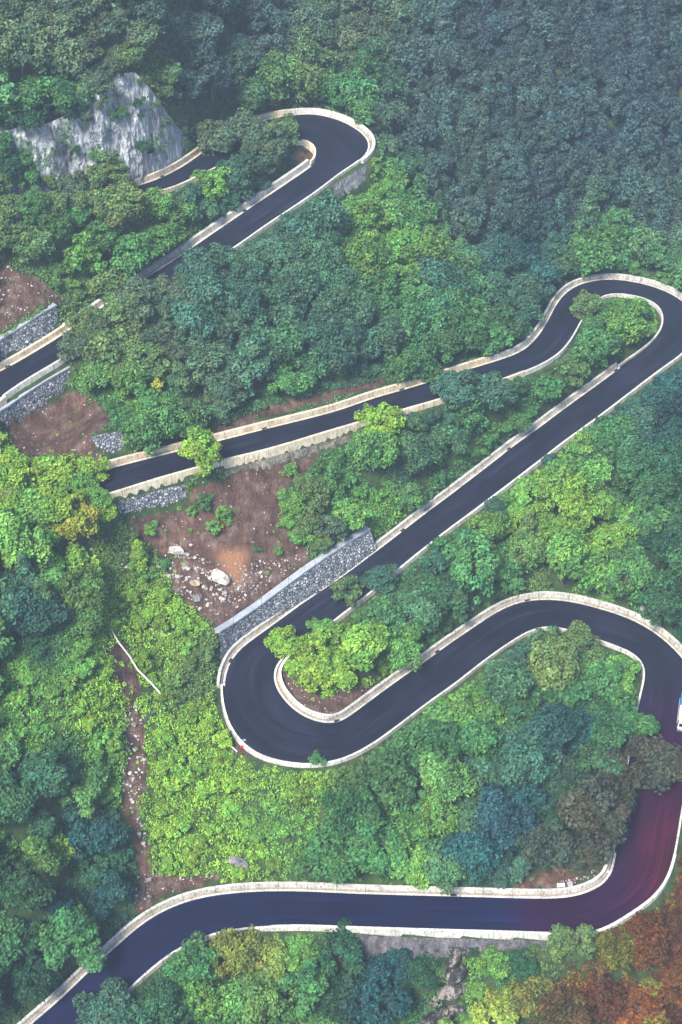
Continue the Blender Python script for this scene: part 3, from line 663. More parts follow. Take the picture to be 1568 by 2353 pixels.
def tube(path, rad, ns=6):
    path = np.asarray(path, float); n_ = len(path); V = []
    for i, (p, r_) in enumerate(zip(path, rad)):
        d = path[min(i+1, n_-1)]-path[max(i-1, 0)]; d /= np.linalg.norm(d); a = np.cross(d, [0.3, 1, .1]); a /= np.linalg.norm(a); b_ = np.cross(d, a)
        for k in range(ns): V.append(p+r_*(math.cos(6.2832*k/ns)*a+math.sin(6.2832*k/ns)*b_))
    F_ = [(i*ns+k, i*ns+(k+1) % ns, (i+1)*ns+(k+1) % ns, (i+1)*ns+k) for i in range(n_-1) for k in range(ns)]
    return np.array(V), np.array(F_)
def make_trunk(seed, top):
    r_ = np.random.default_rng(seed); VV, FF, o = [], [], 0
    b1 = r_.normal(size=2)*.06
    main = [(0, 0, -.35), (b1[0]*.4, b1[1]*.4, .25), (b1[0], b1[1], top*.55), (b1[0]*1.5, b1[1]*1.2, top*.9)]
    segs = [(main, [.085, .065, .05, .018])]
    for k in range(5):
        a = r_.random()*6.283; z0 = top*(.28+.1*k); e = np.array([math.cos(a)*.55, math.sin(a)*.55, z0+.4])
        segs.append(([(b1[0]*.8, b1[1]*.8, z0), (e[0]*.5, e[1]*.5, z0+.22), tuple(e)], [.034, .024, .008]))
    for pth, rd in segs:
        v, f = tube(pth, rd); VV.append(v); FF.append(f+o); o += len(v)
    return np.vstack(VV), np.vstack(FF)
KINDS = {'round': 4, 'tall': 3, 'wide': 3, 'sparse': 2, 'weep': 3, 'conifer': 2, 'shrub': 3}
PRO = {}; LOW = {}
for ki, (kd, nn_) in enumerate(KINDS.items()):
    PRO[kd] = []; LOW[kd] = []
    for j in range(nn_):
        q, t = make_crown(100+ki*10+j, kd, 1.0)
        m_ = mesh_np('crown', q, np.arange(len(q)*4).reshape(-1, 4), M_LEAF, link=False, attrs={'tint': ('FLOAT_COLOR', np.repeat(np.c_[t, np.ones(len(t))], 4, axis=0))})
        tv, tf = make_trunk(200+ki*10+j, {'round': 1.4, 'tall': 2.2, 'wide': 1.0, 'sparse': 1.9, 'weep': 1.8, 'conifer': 2.9, 'shrub': .8}[kd])
        tm = mesh_np('trunk', tv, tf, M_BARK, link=False, smooth=True)
        PRO[kd].append((m_, tm)); LOW[kd].append(make_crown(100+ki*10+j, kd, .6, 1.25))
print('crown quads', {k: len(PRO[k][0][0].polygons) for k in PRO})

HCEN = {'round': .81, 'tall': 1.28, 'wide': .57, 'sparse': 1.04, 'weep': 1.1, 'conifer': 1.6, 'shrub': .5}   # crown middle height in radii
trees = []       # (x, y, z, R, kind, color, u, v, hero)
def solve_root(u, v, Rr, kd):
    """ground point whose crown middle projects at u,v"""
    a, y, z = ray(u, v); t = 120.
    px = None
    for t in np.arange(150, 620, 1.0):
        x_, y_, z_ = a*t, y*t, H+z*t
        if z_-HCEN[kd]*Rr <= Zat(x_, y_): return x_, y_, float(Zat(x_, y_))
    return None
HERO = [ # u, v, radius px, kind, colour, label
 (466,1042,44,'tall',LIME,'lone bright lime green tree leaning over the road and its two sandy walls'),
 (120,1090,64,'wide',LIME,'big spreading lime green tree hiding the road near the left edge'),
 (35,1095,56,'round',LIME,'lime green tree cut by the left edge above the hidden road'),
 (190,1120,42,'round',LGRN,'light green tree between the big lime tree and the square buttress panel'),
 (75,1165,60,'wide',LGRN,'broad light green tree below the left edge lime tree'),
 (10,1170,48,'round',LIME,'lime tree at the left frame edge below the hidden road'),
 (130,1165,50,'round',LIME,'rounded lime tree just above the yellowish broad one'),
 (225,1150,34,'round',LGRN,'light green tree at the cut end of the middle road'),
 (255,170,38,'round',GOLV,'dusky tree on the upper left ridge of the cliff'),
 (222,212,38,'round',GOLV,'dusky tree half way up the left ridge of the cliff'),
 (150,255,50,'wide',DGRN,'dark green tree hanging over the left rim of the cliff'),
 (60,268,54,'wide',DGRN,'wide dark tree over the far left rim of the cliff'),
 (300,135,34,'round',OLV,'olive tree growing at the very tip of the cliff'),
 (905,2295,44,'round',DGRN,'dark green tree near the bottom edge left of the wet rocks'),
 (945,2345,40,'round',GRN,'green tree at the bottom edge left of the wet rocks'),
 (22,470,42,'round',OLV,'olive tree hiding the road at the left edge under the cliff'),
 (80,478,38,'round',GRN,'green tree hiding the parapet under the left part of the cliff'),
 (128,476,34,'wide',OLV,'flat olive tree in front of the cliff road'),
 (345,1225,22,'shrub',LGRN,'light green bush at the upper left of the landslide'),
 (300,1225,20,'shrub',OLV,'olive bush at the left rim of the landslide'),
 (372,1300,20,'shrub',GRN,'green bush among the grey stones left of the landslide'),
 (340,1330,24,'shrub',LGRN,'light green bush below the grey stones'),
 (440,1185,15,'sparse',LGRN,'thin sapling left of the pair on the bare earth'),
 (530,1210,13,'shrub',LGRN,'tiny bush right of the saplings on the bare earth'),
 (590,1270,10,'shrub',GRN,'tiny green tuft on the bare earth above the wall'),
 (640,1265,13,'shrub',LGRN,'small bush on the rubble above the long stone wall'),
 (675,1165,30,'round',LGRN,'light green bush at the right rim of the bare earth'),
 (700,1210,28,'round',OLV,'olive tree just above the long stone wall'),
 (735,1255,26,'round',OLV,'dusky small tree rising behind the coping of the long wall'),
 (866,402,17,'shrub',LGRN,'light green bush under the outermost point of the topmost hairpin'),
 (872,440,26,'round',LGRN,'light green tree beside the streaked concrete wall'),
 (862,372,10,'shrub',LIME,'tiny yellow green tuft on the rim of the topmost hairpin'),
 (910,2215,40,'round',TEAL,'dark teal tree in front of the weedy wall at the bottom'),
 (965,2240,46,'wide',DGRN,'dark green tree left of the wet rocks'),
 (1090,2185,18,'shrub',DGRN,'small dark bush at the top of the wet rocks'),
 (1130,2215,40,'round',LGRN,'light green tree right of the wet rocks under the wall'),
 (1200,2215,38,'round',DGRN,'dark green tree under the right end of the weedy wall'),
 (215,1085,40,'round',LIME,'small yellow green tree in front of the square stone buttress panel'),
 (165,1200,60,'round',YOL,'yellowish broad tree below the big lime tree at the left'),
 (235,1175,32,'round',LIME,'bright rounded tree at the left end of the low stone wall'),
 (648,1478,38,'round',LIME,'round lime tree standing at the tip of the left hairpin island'),
 (720,1500,48,'round',LIME,'bushy lime tree second from the tip of the hairpin island'),
 (780,1530,55,'wide',LIME,'wide light green tree in the middle of the hairpin island'),
 (745,1450,34,'round',LGRN,'small green tree overhanging the parapet beside the hairpin island'),
 (795,1355,46,'sparse',OLV,'open crowned olive tree hanging over the road opposite the long stone wall'),
 (760,1220,42,'sparse',GOLV,'thin grey green tree standing on the coping of the long stone wall'),
 (740,1140,34,'sparse',OLV,'olive sapling beside the bare earth slope'),
 (875,975,52,'round',LIME,'yellow green tree at the right end of the sandy parapet'),
 (1048,898,50,'round',BGRN,'dark blue green tree covering the road between the central legs'),
 (1120,900,60,'wide',BGRN,'broad blue green tree right of the one that covers the road'),
 (1345,705,38,'round',OLV,'olive tree overlapping the inner parapet of the right edge hairpin'),
 (1395,740,46,'wide',GRN,'green tree in the middle of the right edge hairpin island'),
 (1455,725,40,'wide',GRN,'low green tree by the curved white parapet at the right edge'),
 (1370,790,42,'round',GRN,'tree at the neck of the right edge hairpin island'),
 (1000,805,30,'round',YOL,'small yellow olive tree above the bend of the road'),
 (368,880,26,'sparse',YEL,'bright yellow tree among the dark green ones'),
 (300,770,24,'sparse',YEL,'yellow leaved branchy tree near the middle left thicket'),
 (400,668,44,'round',GOLV,'grey green tree below the lower end of the white wall'),
 (448,635,42,'round',BGRN,'blue green tree beneath the middle of the white wall'),
 (505,592,38,'wide',BGRN,'flat blue green tree at the left end of the visible topmost straight'),
 (285,712,50,'round',OLV,'olive tree directly right of the big one over the hidden road'),
 (222,752,40,'round',GOLV,'grey olive tree filling the gap over the hidden road'),
 (250,660,62,'wide',OLV,'large rounded olive tree hiding the road under the topmost straight'),
 (330,690,60,'round',GOLV,'greyish green tree right of the large rounded olive tree'),
 (200,740,48,'round',OLV,'olive tree at the end of the orange stained kerb'),
 (175,800,40,'round',GOLV,'dusky tree just right of the left edge road opening'),
 (250,800,60,'wide',OLV,'broad olive tree above the stone buttress panel'),
 (330,830,58,'round',OLV,'olive green tree left of the bright yellow tree'),
 (420,700,50,'round',GOLV,'grey green tree below the start of the white wall'),
 (480,620,56,'round',BGRN,'blue green tree masking the topmost straight'),
 (560,640,56,'round',BGRN,'rounded blue green tree below the topmost straight'),
 (560,300,62,'wide',GOLV,'wide dusky tree filling the inside of the topmost hairpin'),
 (500,320,48,'round',GOLV,'dusky tree at the end of the cliff road'),
 (650,300,44,'round',OLV,'olive tree overhanging the asphalt of the topmost hairpin'),
 (620,370,42,'round',GOLV,'grey green tree beside the earth patch in the topmost hairpin'),
 (548,390,20,'sparse',BRN,'dead brown tree in the topmost hairpin island'),
 (600,405,15,'sparse',BRN,'small withered brown tree near the dead one'),
 (490,420,46,'round',LGRN,'light green tree at the foot of the cliff road parapet'),
 (245,400,52,'tall',OLV,'tall olive tree in front of the rock cliff'),
 (225,470,50,'wide',OLV,'olive tree hiding the road below the cliff'),
 (170,440,40,'round',GOLV,'dusky tree in front of the sandy wall at the cliff foot'),
 (300,452,28,'round',OLV,'small olive tree at the cream parapet below the cliff'),
 (100,220,66,'wide',GRN,'broad green tree on top of the cliff at the left'),
 (1205,1535,42,'tall',BGRN,'blue green tree leaning over the road inside the wide lower bend'),
 (1280,1520,56,'round',OLV,'olive brown tree in the middle of the wide lower bend'),
 (1330,1475,36,'tall',OLV,'tall olive tree crossing the pale parapet of the wide lower bend'),
 (1420,1540,44,'wide',LGRN,'light green tree tucked inside the curve of the wide lower bend'),
 (1430,1650,66,'wide',GRN,'dark green tree overhanging the bend opposite the lorry'),
 (1500,1760,68,'wide',DOLV,'dark dull tree spreading over the reflection tinted road'),
 (1420,1800,60,'round',DOLV,'dusky tree left of the dark one over the reflection tinted road'),
 (1370,1890,80,'tall',DOLV,'tall dusky olive tree above the bottom right bend'),
 (1330,1960,44,'round',DOLV,'small dusky tree above the fallen white drum'),
 (1290,2172,40,'round',OLV,'olive tree poking over the road at the bottom right'),
 (1340,2180,40,'sparse',OLV,'thin tree between the olive one and the rust coloured bushes'),
 (245,2320,62,'wide',BGRN,'dark blue green tree covering the road at the bottom left'),
 (575,2192,56,'wide',(.19, .22, .04),'large yellow olive tree below the curved grey parapet at the bottom'),
 (690,2195,50,'round',LGRN,'light green tree right of the yellow olive one at the bottom'),
 (780,2190,56,'round',DGRN,'dark green tree below the white parapet at the bottom'),
 (440,2220,62,'round',GRN,'green tree under the curved parapet near the bottom left'),
 (450,2310,52,'round',LGRN,'bright tree at the bottom edge'),
 (145,1975,40,'sparse',LIME,'star shaped yellow green tree in the dark wood at the lower left'),
 (735,1745,26,'shrub',GRN,'small shrub poking over the parapet at the foot of the left hairpin'),
 (1215,1215,42,'conifer',OLV,'olive cone shaped tree with brown branches in the bright wood'),
 (1458,972,50,'wide',BGRN,'blue green tree leaning over the parapet of the central diagonal'),
 (1264,1060,18,'round',BGRN,'small tree poking over the parapet half way up the central diagonal'),
 (1138,1168,24,'round',BGRN,'dark tree touching the road at the middle of the central diagonal'),
 (318,1270,32,'conifer',LIME,'narrow yellow green conifer on the left of the landslide'),
 (880,1330,40,'round',BGRN,'blue green tree overhanging the lower parapet of the central diagonal'),
 (470,1160,24,'sparse',GRN,'spindly sapling at the top of the landslide'),
 (515,1190,22,'sparse',LGRN,'small light green sapling on the bare earth'),
 (490,1215,20,'sparse',LGRN,'lower light green sapling on the bare earth'),
 (650,1150,24,'sparse',LGRN,'bright green shrub at the right of the bare earth'),
 (668,1090,20,'sparse',LGRN,'upper bright shrub on the bare earth under the footing'),
 (655,1200,26,'shrub',LGRN,'low bright shrub right of the landslide'),
 (690,1240,26,'shrub',LGRN,'low bush above the long stone wall'),
 (720,1190,32,'sparse',OLV,'mixed olive shrub between the landslide and the stone wall'),
 (700,1120,26,'round',OLV,'olive bush next to the bare earth'),
]
for (u, v, rp, kd, col, lab) in HERO:
    t = 300.; a, y_, z_ = ray(u, v); Rr = rp*300/F
    for _ in range(3):
        r0 = solve_root(u, v, Rr, kd)
        d = proj(np.array([r0[0], r0[1], r0[2]+HCEN[kd]*Rr]))[2]; Rr = rp*d/F
    trees.append((*r0, Rr, kd, np.array(col)*(1+(random.random()-.5)*.2), u, v, lab))
CV = cl.data; cco = np.empty(len(CV.vertices)*3, np.float32); CV.vertices.foreach_get('co', cco); cco = cco.reshape(-1, 3); cu_, cv_, _ = proj(cco)
for (u, v, rp, kd, col, lab) in [(270,262,20,'shrub',GRN,'green bush growing on the middle of the cliff face'),(283,250,14,'shrub',LGRN,'small light bush beside the green one on the cliff face'),(325,185,13,'shrub',GRN,'bush near the pointed top of the cliff'),(318,230,18,'shrub',DGRN,'dark bush on the upper right of the cliff'),(322,262,14,'shrub',DGRN,'dark bush under the upper one on the cliff'),
   (325,330,24,'shrub',DGRN,'round dark bush low on the right part of the cliff'),(345,343,14,'shrub',DGRN,'small dark bush beside the round one low on the cliff'),(178,340,14,'shrub',DGRN,'dark bush on the left part of the cliff'),(225,355,20,'shrub',GRN,'green bush at the bottom of the cliff behind the tall olive tree'),
   (4,335,34,'round',GRN,'green tree against the cliff at the left frame edge'),(8,420,36,'round',OLV,'olive tree low at the left frame edge under the cliff'),(45,345,18,'shrub',GRN,'green bush at the left end of the cliff'),(70,420,30,'round',GRN,'rounded green tree at the foot of the cliff left of the dusky tree'),(115,415,22,'round',OLV,'small olive tree against the foot of the cliff'),(60,365,22,'round',GRN,'small green tree in front of the left end of the cliff'),(20,390,34,'round',DGRN,'dark green tree at the left edge below the cliff'),(360,235,13,'shrub',OLV,'olive bush on the right edge of the cliff'),(385,275,10,'shrub',OLV,'tiny bush lower on the right edge of the cliff'),(230,230,22,'shrub',GOLV,'dusky bush on the upper left shoulder of the cliff'),(195,265,22,'round',GOLV,'dusky tree on the left shoulder of the cliff')]:
    i = int(np.argmin((cu_-u)**2+(cv_-(v+rp*.3))**2)); p_ = cco[i]; Rr = rp*proj(p_)[2]/F
    trees.append((float(p_[0]), float(p_[1])-.2*Rr, float(p_[2])-.25*Rr, float(Rr), kd, np.array(col), u, v, lab))
NHERO = len(trees)
# random wood, dart throwing with growing density
SHRUBZ = [[(330,1340),(430,1390),(500,1440),(505,1560),(530,1700),(620,1760),(760,1790),(780,1960),(700,2030),(500,2010),(350,2000),(215,1850),(205,1640),(180,1520),(230,1380)],
          [(-40,1480),(190,1450),(280,1580),(290,1820),(150,1840),(-40,1700)], [(800,1100),(930,1060),(960,1150),(870,1230),(800,1200)], [(200,1230),(400,1240),(400,1360),(230,1380)], [(20,985),(300,900),(300,1060),(60,1050)],[(-20,600),(200,600),(180,720),(-20,790)], [(300,1000),(480,990),(480,900),(300,930)]]
cell = {}
def near_ok(x, y, r, f=1.0):
    i, j = int(x//8), int(y//8)
    for a in (-1, 0, 1):
        for b in (-1, 0, 1):
            for (x2, y2, r2) in cell.get((i+a, j+b), ()):
                if (x-x2)**2+(y-y2)**2 < (f*.56*(r+r2))**2: return False
    return True
def put(x, y, r): cell.setdefault((int(x//8), int(y//8)), []).append((x, y, r))
for t_ in trees: put(t_[0], t_[1], t_[3]*.8)
def rd1(x, y): return float((np.hypot(CEN[:, 0]-x, CEN[:, 1]-y)-HW).min())
rr_ = np.random.default_rng(5)
def try_tree(x, y, Rr, kd, lim=.03):
    z = float(Zat(x, y)); u, v, d = proj(np.array([x, y, z+HCEN[kd]*Rr])); u = float(u); v = float(v); rp = Rr*F/d
    if u < -390 or u > 2010 or v < -160 or v > 2650: return False
    if not near_ok(x, y, Rr): return False
    rdx = rd1(x, y)
    if rdx < 1.7+Rr*.1: return False
    vc = v
    if blocked(u, vc, rp*.92, lim if Rr > 2.1 else .08): return False
    g_u, g_v, _ = proj(np.array([x, y, z]))
    if any(in_poly(g_u, g_v, s_) for s_ in SOIL): return False
    trees.append((x, y, z, Rr, kd, zcol(u, v, rr_), u, v, None)); put(x, y, Rr); return True
for stage, (nt_, r0, r1) in enumerate([(8000, 4.0, 5.2), (12000, 3.0, 4.0), (15000, 2.1, 3.0), (17000, 1.3, 2.0)]):
    for _ in range(nt_):
        x = rr_.uniform(-110, 140); y = rr_.uniform(122, 440); Rr = rr_.uniform(r0, r1)
        z = float(Zat(x, y)); u, v, d = proj(np.array([x, y, z])); u = float(u); v = float(v)
        if u < -380 or u > 2000 or v < -120 or v > 2700: continue
        sz = any(in_poly(np.array(u), np.array(v), p) for p in SHRUBZ)
        if sz and (Rr > 2.0 or rr_.random() < .5): continue
        con = (v < 560 and u > 940 and rr_.random() < .6) or rr_.random() < .02
        kd = 'conifer' if con else ['round', 'round', 'wide', 'tall', 'weep', 'weep', 'round'][rr_.integers(7)]
        if Rr < 2.1: kd = 'shrub' if rr_.random() < .5 else 'round'
        if con: Rr *= rr_.uniform(.7, 1.05)
        try_tree(x, y, Rr, kd)
print('trees', len(trees))

# ------------------------------------------------------------------ labels for the single trees
LM = [(100,60,'on the misty slope above the cliff'),(450,120,'on the misty slope right of the cliff top'),(800,120,'high above the topmost hairpin'),(1100,150,'in the hazy wood along the top'),(1450,150,'in the blue hazy top right corner'),
 (1000,350,'right of the topmost hairpin'),(1250,400,'in the dark conifer wood at the upper right'),(1500,420,'in the shaded ravine at the upper right edge'),(1450,570,'above the right edge hairpin'),
 (120,480,'at the left edge under the cliff road'),(330,500,'between the cliff road and the topmost straight'),(200,600,'above the bare bank at the left edge'),(520,450,'under the topmost hairpin island'),
 (850,480,'below the streaked concrete wall'),(700,560,'just below the topmost straight'),(300,720,'in the thicket beside the orange stained kerb'),(450,760,'in the big central left wood'),(600,720,'in the middle of the upper wood'),(750,760,'in the upper wood above the sandy kerb'),
 (350,900,'above the lone bright tree'),(550,880,'along the upper edge of the sandy kerb wall'),(920,650,'on the bright spur in the centre'),(950,800,'above the middle of the sandy kerb wall'),(1100,700,'left of the dip in the road'),(1200,580,'in the dark patch left of the right edge hairpin'),
 (1380,760,'on the right edge hairpin island'),(1250,900,'on the strip between the dip and the central diagonal'),(1050,980,'between the sandy parapet and the central diagonal'),(880,1100,'above the end of the long stone wall'),
 (1500,950,'right of the central diagonal near its top'),(1350,1060,'below the middle of the central diagonal'),(1530,1150,'at the right edge beside the grey outcrop'),(1150,1200,'in the bright wood below the central diagonal'),(1350,1240,'in the lime green wood above the wide bend'),(1000,1300,'in the wedge between the two lower legs'),(1480,1330,'above the grey kerb wall of the wide bend'),(1150,1330,'along the kerb wall at the top of the wide bend'),
 (850,1430,'on the hairpin island near the road'),(930,1480,'at the back of the hairpin island'),
 (60,1130,'around the big lime tree on the left'),(60,1350,'in the dark hollow at the left edge'),(200,1330,'left of the landslide rubble'),(120,1520,'on the grassy slope at the left edge'),(420,1480,'on the green slope under the rubble'),(420,1700,'on the bright slope right of the gully'),(60,1750,'left of the stony gully'),(200,1850,'in the dark wood beside the gully'),(80,2000,'in the dark lower left wood'),(150,2150,'above the kerb wall at the lower left'),(600,1900,'on the bright slope under the left hairpin'),(800,1820,'just below the left hairpin parapet'),(850,1950,'above the lowest road leg'),
 (1050,1650,'under the pale parapet left of the dark wood'),(1250,1620,'in the wood inside the wide lower bend'),(1400,1620,'in the curve opposite the lorry'),(1100,1850,'in the blue green wood at the lower right'),(1250,1900,'above the bottom right bend'),(1400,1900,'in the dusky trees by the reflection tinted road'),
 (350,2300,'at the bottom left below the parapet'),(550,2300,'in the bottom wood under the curved parapet'),(800,2280,'beside the dark weedy wall'),(1130,2270,'right of the dark wet rocks'),(1300,2280,'between the rocks and the rust coloured bushes'),(1500,2250,'among the rust coloured bushes in the corner')]
LMA = np.array([(l[0], l[1]) for l in LM], float)
CW = [('bright lime', LIME), ('light green', LGRN), ('mid green', GRN), ('dark green', DGRN), ('blue green', BGRN), ('dark teal', TEAL), ('olive', OLV), ('grey green', GOLV), ('yellowish', YOL), ('rust reflection tinted', REFL_RUST), ('dark russet reflection tinted', REFL_DRUST), ('dull dark', DOLV), ('deep blue green', BLUE), ('pale blue green', HAZE_GRN), ('slate blue', HAZE_BLU), ('bright yellow', YEL)]
CWA = np.log(np.array([c[1] for c in CW]))
KW = {'round': 'round crowned tree', 'tall': 'tall crowned tree', 'wide': 'flat spreading tree', 'sparse': 'open crowned tree', 'weep': 'drooping leaved tree', 'conifer': 'pointed conifer', 'shrub': 'low bush'}
NMK = {'round': 'broadleaf_tree', 'tall': 'broadleaf_tree', 'wide': 'broadleaf_tree', 'sparse': 'slender_tree', 'weep': 'broadleaf_tree', 'conifer': 'conifer_tree', 'shrub': 'bush'}
def tree_label(t_):
    x, y, z, Rr, kd, col, u, v, _ = t_
    cw = CW[int(((CWA-np.log(col))**2).sum(1).argmin())][0]
    sz = 'huge ' if Rr > 4.9 else 'large ' if Rr > 4.2 else 'middling ' if Rr > 3.1 else 'small ' if Rr > 2.1 else 'tiny '
    i = int(((LMA-[u, v])**2).sum(1).argmin())
    lb = f"{sz}{cw} {KW[kd]} {LM[i][2]}"
    lb = lb.replace(' crowned', '').replace('flat spreading', 'flat').replace('drooping leaved', 'drooping') if len(lb.split()) > 16 else lb
    lb = lb.replace('middling ', '').replace('small ', '') if len(lb.split()) > 16 else lb
    return lb, LM[i][2]

idx = [i for i in range(len(trees))]
def pxsize(i):
    t_ = trees[i]; u, v = t_[6], t_[7]; d = proj(np.array(t_[:3]))[2]
    inside = -10 < u < 1578 and -10 < v < 2363
    return t_[3]/d if inside else 0
single = set(range(NHERO)); rest = sorted([i for i in idx if i >= NHERO], key=lambda i: -pxsize(i))
for i in rest:
    if len(single) >= 300: break
    if pxsize(i) > 0: single.add(i)
seen = {}
for i in sorted(single):
    x, y, z, Rr, kd, col, u, v, lab = trees[i]
    cm, tm = PRO[kd][i % len(PRO[kd])]
    r = empty(NMK[kd], (x, y, z), random.random()*6.283, Rr)
    r.scale = (Rr*random.uniform(.9, 1.1), Rr*random.uniform(.9, 1.1), Rr*random.uniform(.85, 1.12))
    o = bpy.data.objects.new('crown', cm); o.color = (*map(float, col), 1); o.parent = r; C.objects.link(o)
    k_ = bpy.data.objects.new('trunk', tm); k_.parent = r; C.objects.link(k_)
    l, zone = tree_label(trees[i])
    lab = lab or l
    setp(r, label=lab, category='bush' if kd == 'shrub' else 'tree', group=('trees '+zone))
# the rest of the wood, one mesh
mv, mt, tvs, tfs, to = [], [], [], [], 0
for i in idx:
    if i in single: continue
    x, y, z, Rr, kd, col, u, v, lab = trees[i]
    q, t = LOW[kd][i % len(LOW[kd])]
    a = random.random()*6.283; ca, sa = math.cos(a), math.sin(a); Rm = np.array([[ca, -sa, 0], [sa, ca, 0], [0, 0, 1]])
    s = Rr*np.array([random.uniform(.9, 1.1), random.uniform(.9, 1.1), random.uniform(.85, 1.1)])
    mv.append((q*s)@Rm.T+np.array([x, y, z])); mt.append(t*col)
mv = np.concatenate(mv); mt = np.concatenate(mt); print('forest quads', len(mv))
fo = mesh_np('forest', mv, np.arange(len(mv)*4).reshape(-1, 4), M_LEAF2, attrs={'tint': ('FLOAT_COLOR', np.repeat(np.c_[mt, np.ones(len(mt))], 4, axis=0))})
setp(fo, kind='stuff', label='mass of smaller and farther trees filling the hillside wood', category='woodland')

# ------------------------------------------------------------------ undergrowth
ug_v, ug_t = [], []
NU = 300000
ux = rr_.uniform(-105, 135, NU); uy = rr_.uniform(122, 430, NU); uz = Zat(ux, uy)
uu2, vv2, dd2 = proj(np.stack([ux, uy, uz], -1))
RDu, _ = road_dist(ux, uy)
gzx = (Zat(ux+.6, uy)-Zat(ux-.6, uy))/1.2; gzy = (Zat(ux, uy+.6)-Zat(ux, uy-.6))/1.2
ok = (uu2 > -300) & (uu2 < 1900) & (vv2 > -60) & (vv2 < 2420) & (RDu > 1.55)
prob = np.clip(.48*np.sqrt(1+gzx**2+gzy**2), 0, 1)
for k_, s_ in enumerate(SOIL): prob[in_poly(uu2, vv2, s_)] = {6: .2, 9: .25, 5: .05, 8: .2, 11: .12, 0: .045, 7: .1, 2: .06}.get(k_, .015)
for s_ in [cliff_base+cliff_top[::-1]]: prob[in_poly(uu2, vv2, s_)] = .06
for B_, T_ in RW:
    if B_ is cB: continue
    ub, vb, _ = proj(B_); ut, vt, _ = proj(T_); prob[in_poly(uu2, vv2, list(zip(ub, vb))+list(zip(ut[::-1], vt[::-1])))] = 0
ok &= rr_.random(NU) < prob
TX = np.array([(t[0], t[1], t[3]) for t in trees])
for s_ in range(0, NU, 5000):
    dd = np.hypot(ux[s_:s_+5000, None]-TX[:, 0], uy[s_:s_+5000, None]-TX[:, 1]); ok[s_:s_+5000] &= ~(dd < TX[:, 2]*.55).any(1)
print('clumps', ok.sum())
for i in np.where(ok)[0]:
    rp = rr_.uniform(.5, 1.25); rpx = rp*F/dd2[i]
    if RDu[i] < 2.6: rp *= .55
    if blocked(float(uu2[i]), float(vv2[i]-rpx*.6), rpx*.7, .35): 
        if rr_.random() > .22: continue
        rp *= .4
    n_ = int(rr_.integers(16, 30)); d = rr_.normal(size=(n_, 3)); d[:, 2] = np.abs(d[:, 2])*.8+.15; d /= np.linalg.norm(d, axis=1, keepdims=True)
    c0 = np.array([ux[i], uy[i], uz[i]]); Cn = c0+d*rp*rr_.uniform(.55, 1.1, (n_, 1))*np.array([1, 1, 1.05])
    Nn = d*.5+np.array([0, -.15, .5])+rr_.normal(size=(n_, 3))*.5
    q = leaves(Cn, Nn, rr_.uniform(.3, .7, n_), rr_, 1.5, .45)
    col = zcol(uu2[i], vv2[i], rr_)*rr_.uniform(.75, 1.35); ug_v.append(q); ug_t.append(col*(1+(rr_.random((n_, 1))-.5)*1.0))
for i in np.where(rr_.random(len(cco)) < .035)[0]:
    p_ = cco[i]
    if cp_noise(p_*.22, 8, 3) < .16 and not (cu_[i]-cv_[i]*.55 > 262 and rr_.random() < .3): continue
    n_ = 16; d = rr_.normal(size=(n_, 3)); Cn = p_+d*.35+[0, -.25, 0]; col = zcol(cu_[i], cv_[i], rr_)
    ug_v.append(leaves(Cn, d+np.array([0, -.5, .5]), rr_.uniform(.25, .55, n_), rr_, 1.2, .5)); ug_t.append(col*(1+(rr_.random((n_, 1))-.5)*.8))
ug_v = np.concatenate(ug_v); ug_t = np.concatenate(ug_t); print('undergrowth quads', len(ug_v))
ug = mesh_np('undergrowth', ug_v, np.arange(len(ug_v)*4).reshape(-1, 4), M_LEAF2, attrs={'tint': ('FLOAT_COLOR', np.repeat(np.c_[ug_t, np.ones(len(ug_t))], 4, axis=0))})
setp(ug, kind='stuff', label='low green shrubs and creepers covering the slopes between the trees', category='undergrowth')

# ------------------------------------------------------------------ rocks
import bmesh
def rock_mesh(seed, s=(1, 1, .7), sub=3, ang=.5, flat=5):
    bm = bmesh.new(); bmesh.ops.create_icosphere(bm, subdivisions=sub, radius=1)
    r_ = np.random.default_rng(seed); co = np.array([v.co[:] for v in bm.verts])
    for _ in range(flat):                               # planar facets
        d = r_.normal(size=3); d /= np.linalg.norm(d); h_ = r_.uniform(.36, .62); k = co@d-h_; co -= np.maximum(k, 0)[:, None]*d*.95
    co *= (1+.06*cp_noise(co*3.5, seed, 3))[:, None]; co *= 1/np.abs(co).max(); co *= np.array(s)
    fs = np.array([[v.index for v in f.verts] for f in bm.faces]); bm.free(); return co, fs
def ground_px(u, v):
    r0 = solve_root(u, v, .001, 'shrub'); return np.array(r0)
def boulder(u, v, rp, s, m, label, name='boulder', seed=1, sink=.3, rz=0., cat='boulder', group=None, flat=9):
    p = ground_px(u, v); d = proj(p)[2]; Rr = rp*d/F; co, fs = rock_mesh(seed, np.array(s)*Rr, 3, flat=flat)
    o = mesh_np(name, co, fs, m, smooth=False); o.location = tuple(p+[0, 0, Rr*s[2]*(1-sink)-.1]); o.rotation_euler = (0.1, 0, rz); setp(o, label=label, category=cat, group=group); return o
boulder(410,1275,21, (1, .7, .85), M_BOULD, 'pale squared boulder higher up on the landslide', seed=3)
boulder(506,1338,23, (1, .75, .8), M_BOULD, 'large white boulder near the foot of the landslide', seed=9, rz=-.7)
boulder(507,1366,8, (1, .8, .6), M_BOULD, 'small white stone just below the large white boulder', 'stone', 12, cat='stone')
boulder(452,1350,13, (1.2, .8, .6), M_TANR, 'tan broken boulder left of the large white one', seed=14)
boulder(452,1383,15, (1.1, .8, .8), M_GREYR, 'grey boulder at the lower tip of the rubble', seed=16)
boulder(364,1440,9, (1, .7, .9), M_BOULD, 'pale stone sticking out of the green slope', 'stone', 18, cat='stone')
